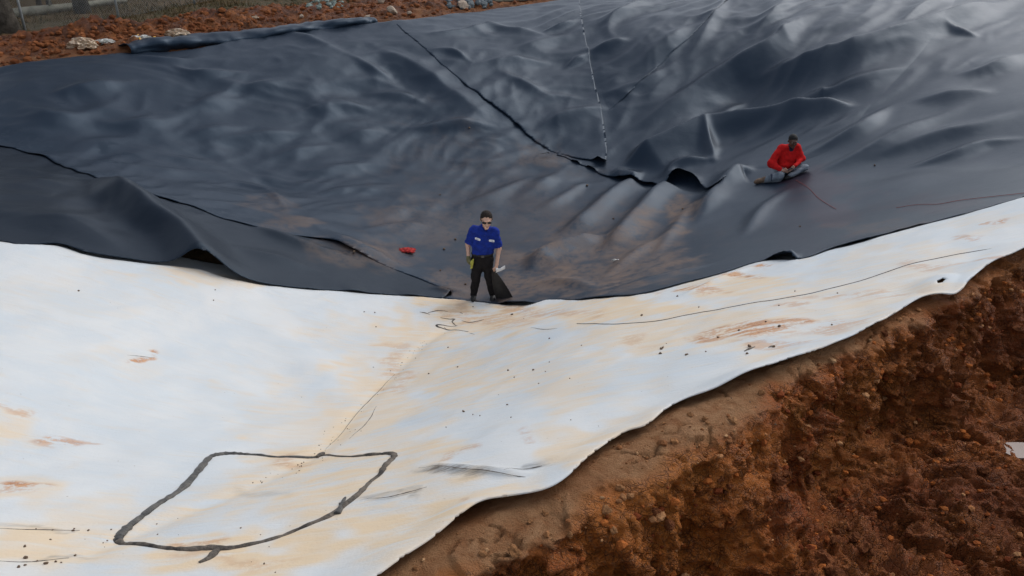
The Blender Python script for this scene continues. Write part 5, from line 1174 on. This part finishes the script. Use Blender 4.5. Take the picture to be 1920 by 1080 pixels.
for i in range(len(P4)):
    if dd_[i] < .35 or dd_[i] > 4.6: continue
    s = .03 + .11 * rng.random() ** 3; V, Fc = ROCKS[int(rng.integers(24))]; its.append((V * s + P4[i] + np.array([0, 0, s * .2]), Fc))
V, Fc = join_np(its); tag(mesh_np('loose_clods', V, Fc, M['clod'], None, False), 'loose clods of red clay heaped behind the far rim', 'clods', kind='stuff')
# board and log
q = cast([925, 1000], [7, 3]); q[:, 2] += .10; tag(tube('timber', [q[0] + (q[1] - q[0]) * k for k in np.linspace(0, 1, 8)], .10, M['log'], None, 6, .6), 'grey timber lying behind the far rim beside the rocks', 'timber')
q = cast([20, 80, 145, 238], [33, 26, 18, 6]); q[:, 2] += .12; cP = curve(q[:, :2], 8); zq = np.interp(np.linspace(0, 1, len(cP)), np.linspace(0, 1, 4), q[:, 2]); L3 = np.column_stack([cP, zq])
lg = empty('fallen_log', tuple(L3[0])); tag(lg, 'pale fallen log lying behind the wire fence', 'log')
tube('trunk', L3 - L3[0], np.linspace(.17, .09, len(L3)) * (1 + .1 * pn(np.arange(len(L3)) * .6, np.zeros(len(L3)), 3)), M['log'], lg, 9)
for k in (10, 17): tube('branch_stub', [L3[k] - L3[0], L3[k] - L3[0] + np.array([.1, -.1, .3])], [.04, .02], M['log'], lg, 6)
# chain link fence
fp = cast([-130, 48, 223, 365, 470], [82, 60, 36, 8, -12]); fe = empty('chain_link_fence', tuple(fp[0])); tag(fe, 'grey chain link fence with steel posts in front of the woods', 'fence')
f0 = fp - fp[0]; HT = 1.9
for p in f0:
    po = tube('post', [p + np.array([0, 0, -.2]), p + np.array([0, 0, .9]), p + np.array([0, 0, HT])], .038, M['galv'], fe, 8)
    tube('post_cap', [p + np.array([0, 0, HT]), p + np.array([0, 0, HT + .03]), p + np.array([0, 0, HT + .06])], [.046, .040, .012], M['galv'], po, 8)
tube('top_rail', f0 + np.array([0, 0, HT - .05]), .024, M['galv'], fe, 6)
its = []
for a, b in zip(f0[:-1], f0[1:]):
    L = np.linalg.norm((b - a)[:2]); n = int(L / .075); H = HT - .1; m = H / L
    for i in range(-int(H / .075), n):
        for sg in (1, -1):
            u0, u1 = i * .075 / L, (i * .075 + H) / L; z0, z1 = (0, H)
            if u0 < 0: z0 += -u0 * L; u0 = 0
            if u1 > 1: z1 -= (u1 - 1) * L; u1 = 1
            if u1 <= u0: continue
            if sg < 0: u0, u1 = 1 - u0, 1 - u1
            its.append(tube_np([a + (b - a) * u0 + np.array([0, 0, z0 + .03]), a + (b - a) * u1 + np.array([0, 0, z1 + .03])], .0019, 3, False))
V, Fc = join_np(its); mesh_np('wire_mesh', V, Fc, M['galv'], fe, False)
# trees behind the fence: trunk, bare limbs and a thin crown
M['twig'] = simple('bare_twigs', (.06, .05, .042), .95, .4, 5); M['leafy'] = simple('dark_evergreen_leaf', (.030, .042, .016), .8, .5, 1.5, 0)
def tree(px, py, r, h, seed, label, lean=(0, 0)):
    g = cast(px, py)[0]; rt = empty('tree', tuple(g)); rg = np.random.default_rng(seed); n = 12
    P = np.array([(lean[0] * (i / n) ** 1.5 + .08 * math.sin(i * .9 + seed), lean[1] * i / n + .06 * math.cos(i * .7 + seed), h * i / n - .15) for i in range(n + 1)])
    rad = r * (1 - .75 * np.linspace(0, 1, n + 1)); rad[0] *= 1.5; rad[1] *= 1.1
    tube('trunk', P, rad, M['bark'], rt, 10); its = []; lv = []
    for i in range(26):
        k = rg.uniform(.3, 1) * n; b = P[int(k)]; a = rg.uniform(0, 6.3); L = h * rg.uniform(.12, .28); up = rg.uniform(.2, .9)
        d = np.array([math.cos(a), math.sin(a), up]); d /= np.linalg.norm(d); Q = [b + d * L * t + np.array([0, 0, .15 * L * t * t]) for t in np.linspace(0, 1, 5)]
        its.append(tube_np(Q, np.linspace(r * .22, .008, 5), 5, False))
        for _ in range(5):
            t = rg.uniform(.3, 1); d2 = d + rg.normal(0, .6, 3); q0 = b + d * L * t; its.append(tube_np([q0, q0 + d2 * L * .25, q0 + d2 * L * .45], [.012, .008, .004], 4, False))
            for _ in range(14): lv.append(q0 + d2 * L * rg.uniform(.1, .5) + rg.normal(0, .18, 3))
    V, Fc = join_np(its); cr = mesh_np('crown', V, Fc, M['twig'], rt)
    lv = np.array(lv); a = rg.normal(size=(len(lv), 3)); a /= np.linalg.norm(a, axis=1)[:, None]; b = np.cross(a, rg.normal(size=(len(lv), 3))); b /= np.linalg.norm(b, axis=1)[:, None]
    V = np.stack([lv - a * .06, lv + b * .035, lv + a * .06, lv - b * .035], 1).reshape(-1, 3); mesh_np('foliage', V, np.arange(len(V)).reshape(-1, 4), M['leafy'], cr, False)
    tag(rt, label, 'tree')
tree(8, 64, .30, 9, 1, 'thick grey tree trunk at the left edge beside the fence'); tree(153, 24, .20, 10, 2, 'dark tree trunk standing against the fallen log', (.3, 0)); tree(98, 20, .08, 6, 3, 'thin leaning sapling in front of the fallen log', (1.0, 0)); tree(78, 8, .07, 7, 4, 'slim sapling behind the fallen log', (-.3, 0)); tree(262, -8, .14, 9, 5, 'tree trunk behind the fence right of the log'); tree(45, -6, .16, 9, 6, 'dark trunk in the woods behind the fence post')
tree(205, -14, .10, 8, 7, 'slender trunk deep in the woods above the second post', (.2, 0)); tree(120, -10, .12, 9, 8, 'straight trunk deep in the woods between two saplings')
# undergrowth and grass
def leaves(name, P, sz, mat, label, seed, cat):
    rg = np.random.default_rng(seed); a = rg.normal(size=(len(P), 3)); a /= np.linalg.norm(a, axis=1)[:, None]; b = np.cross(a, rg.normal(size=(len(P), 3))); b /= np.linalg.norm(b, axis=1)[:, None]; s = sz * rg.uniform(.5, 1.3, (len(P), 1))
    V = np.stack([P - a * s, P + b * s * .5, P + a * s, P - b * s * .5], 1).reshape(-1, 3); return tag(mesh_np(name, V, np.arange(len(V)).reshape(-1, 4), mat, None, False), label, cat, kind='stuff')
c0 = cast([-250, 420], [18, -22])[:, :2]; dv = c0[1] - c0[0]; nv = np.array([-dv[1], dv[0]]) / np.linalg.norm(dv); N = 42000
cl_c = rng.random((260, 2)); idx_ = rng.integers(0, 260, N); uv = cl_c[idx_]; xy = c0[0] + dv * uv[:, :1] * 1.0 + nv * (uv[:, 1:] * 9 + .8); hh = 1.0 + 3.0 * uv[:, 1] ; off = rng.normal(0, 1, (N, 3)); off /= np.linalg.norm(off, axis=1)[:, None]; off *= rng.random((N, 1)) ** .4
P = np.column_stack([xy, base(xy[:, 0], xy[:, 1])]) + off * np.array([.9, .9, 1.0]) * (hh[:, None] * .55) + np.stack([0 * hh, 0 * hh, hh * .5], -1); P[:, 2] = np.maximum(P[:, 2], base(P[:, 0], P[:, 1]))
leaves('undergrowth', P, .07, M['leafy'], 'dark undergrowth in the woods behind the fence', 5, 'undergrowth')
g1 = rng.uniform((-20, 20), (2, 46), (60000, 2)); rd_, _ = rim_dist(g1[:, 0], g1[:, 1]); inb_ = (rd_ > 3.4) & (fbm(g1[:, 0] * .7, g1[:, 1] * .7, 3, 97) + .12 * (rd_ - 4.2) > -.05); g1 = g1[inb_]
zg = np.maximum(np.where(rd_[inb_] < 6.4, spoil_l(g1[:, 0], g1[:, 1]), base(g1[:, 0], g1[:, 1])), 0); hb = rng.uniform(.06, .22, len(g1)); an = rng.uniform(0, 6.3, len(g1)); ca, sa = np.cos(an), np.sin(an); ln = rng.normal(0, .5, (len(g1), 2)) * hb[:, None]
B = np.column_stack([g1, zg - .02]); V = np.stack([B + np.stack([ca, sa, 0 * ca], -1) * .016, B - np.stack([ca, sa, 0 * ca], -1) * .016, B + np.column_stack([ln, hb])], 1).reshape(-1, 3)
def mk_grass():
    m, nt, b = mat_new('dry_grass'); k = NB(nt); n = k.noise(k.pos(), 1.2, 5, .7); n2 = k.noise(k.pos(), 30, 2)
    k.l(k.mix(k.ramp(n2, .4, .6), k.mix(k.ramp(n, .4, .6), (.14, .095, .045), (.075, .075, .030)), (.10, .065, .032)), b.inputs['Base Color']); b.inputs['Roughness'].default_value = .9; b.inputs['Specular IOR Level'].default_value = .1; return m
M['grass'] = mk_grass(); tag(mesh_np('dry_grass', V, np.arange(len(V)).reshape(-1, 3), M['grass'], None, False), 'short dry grass between the clay bank and the fence', 'grass', kind='stuff')
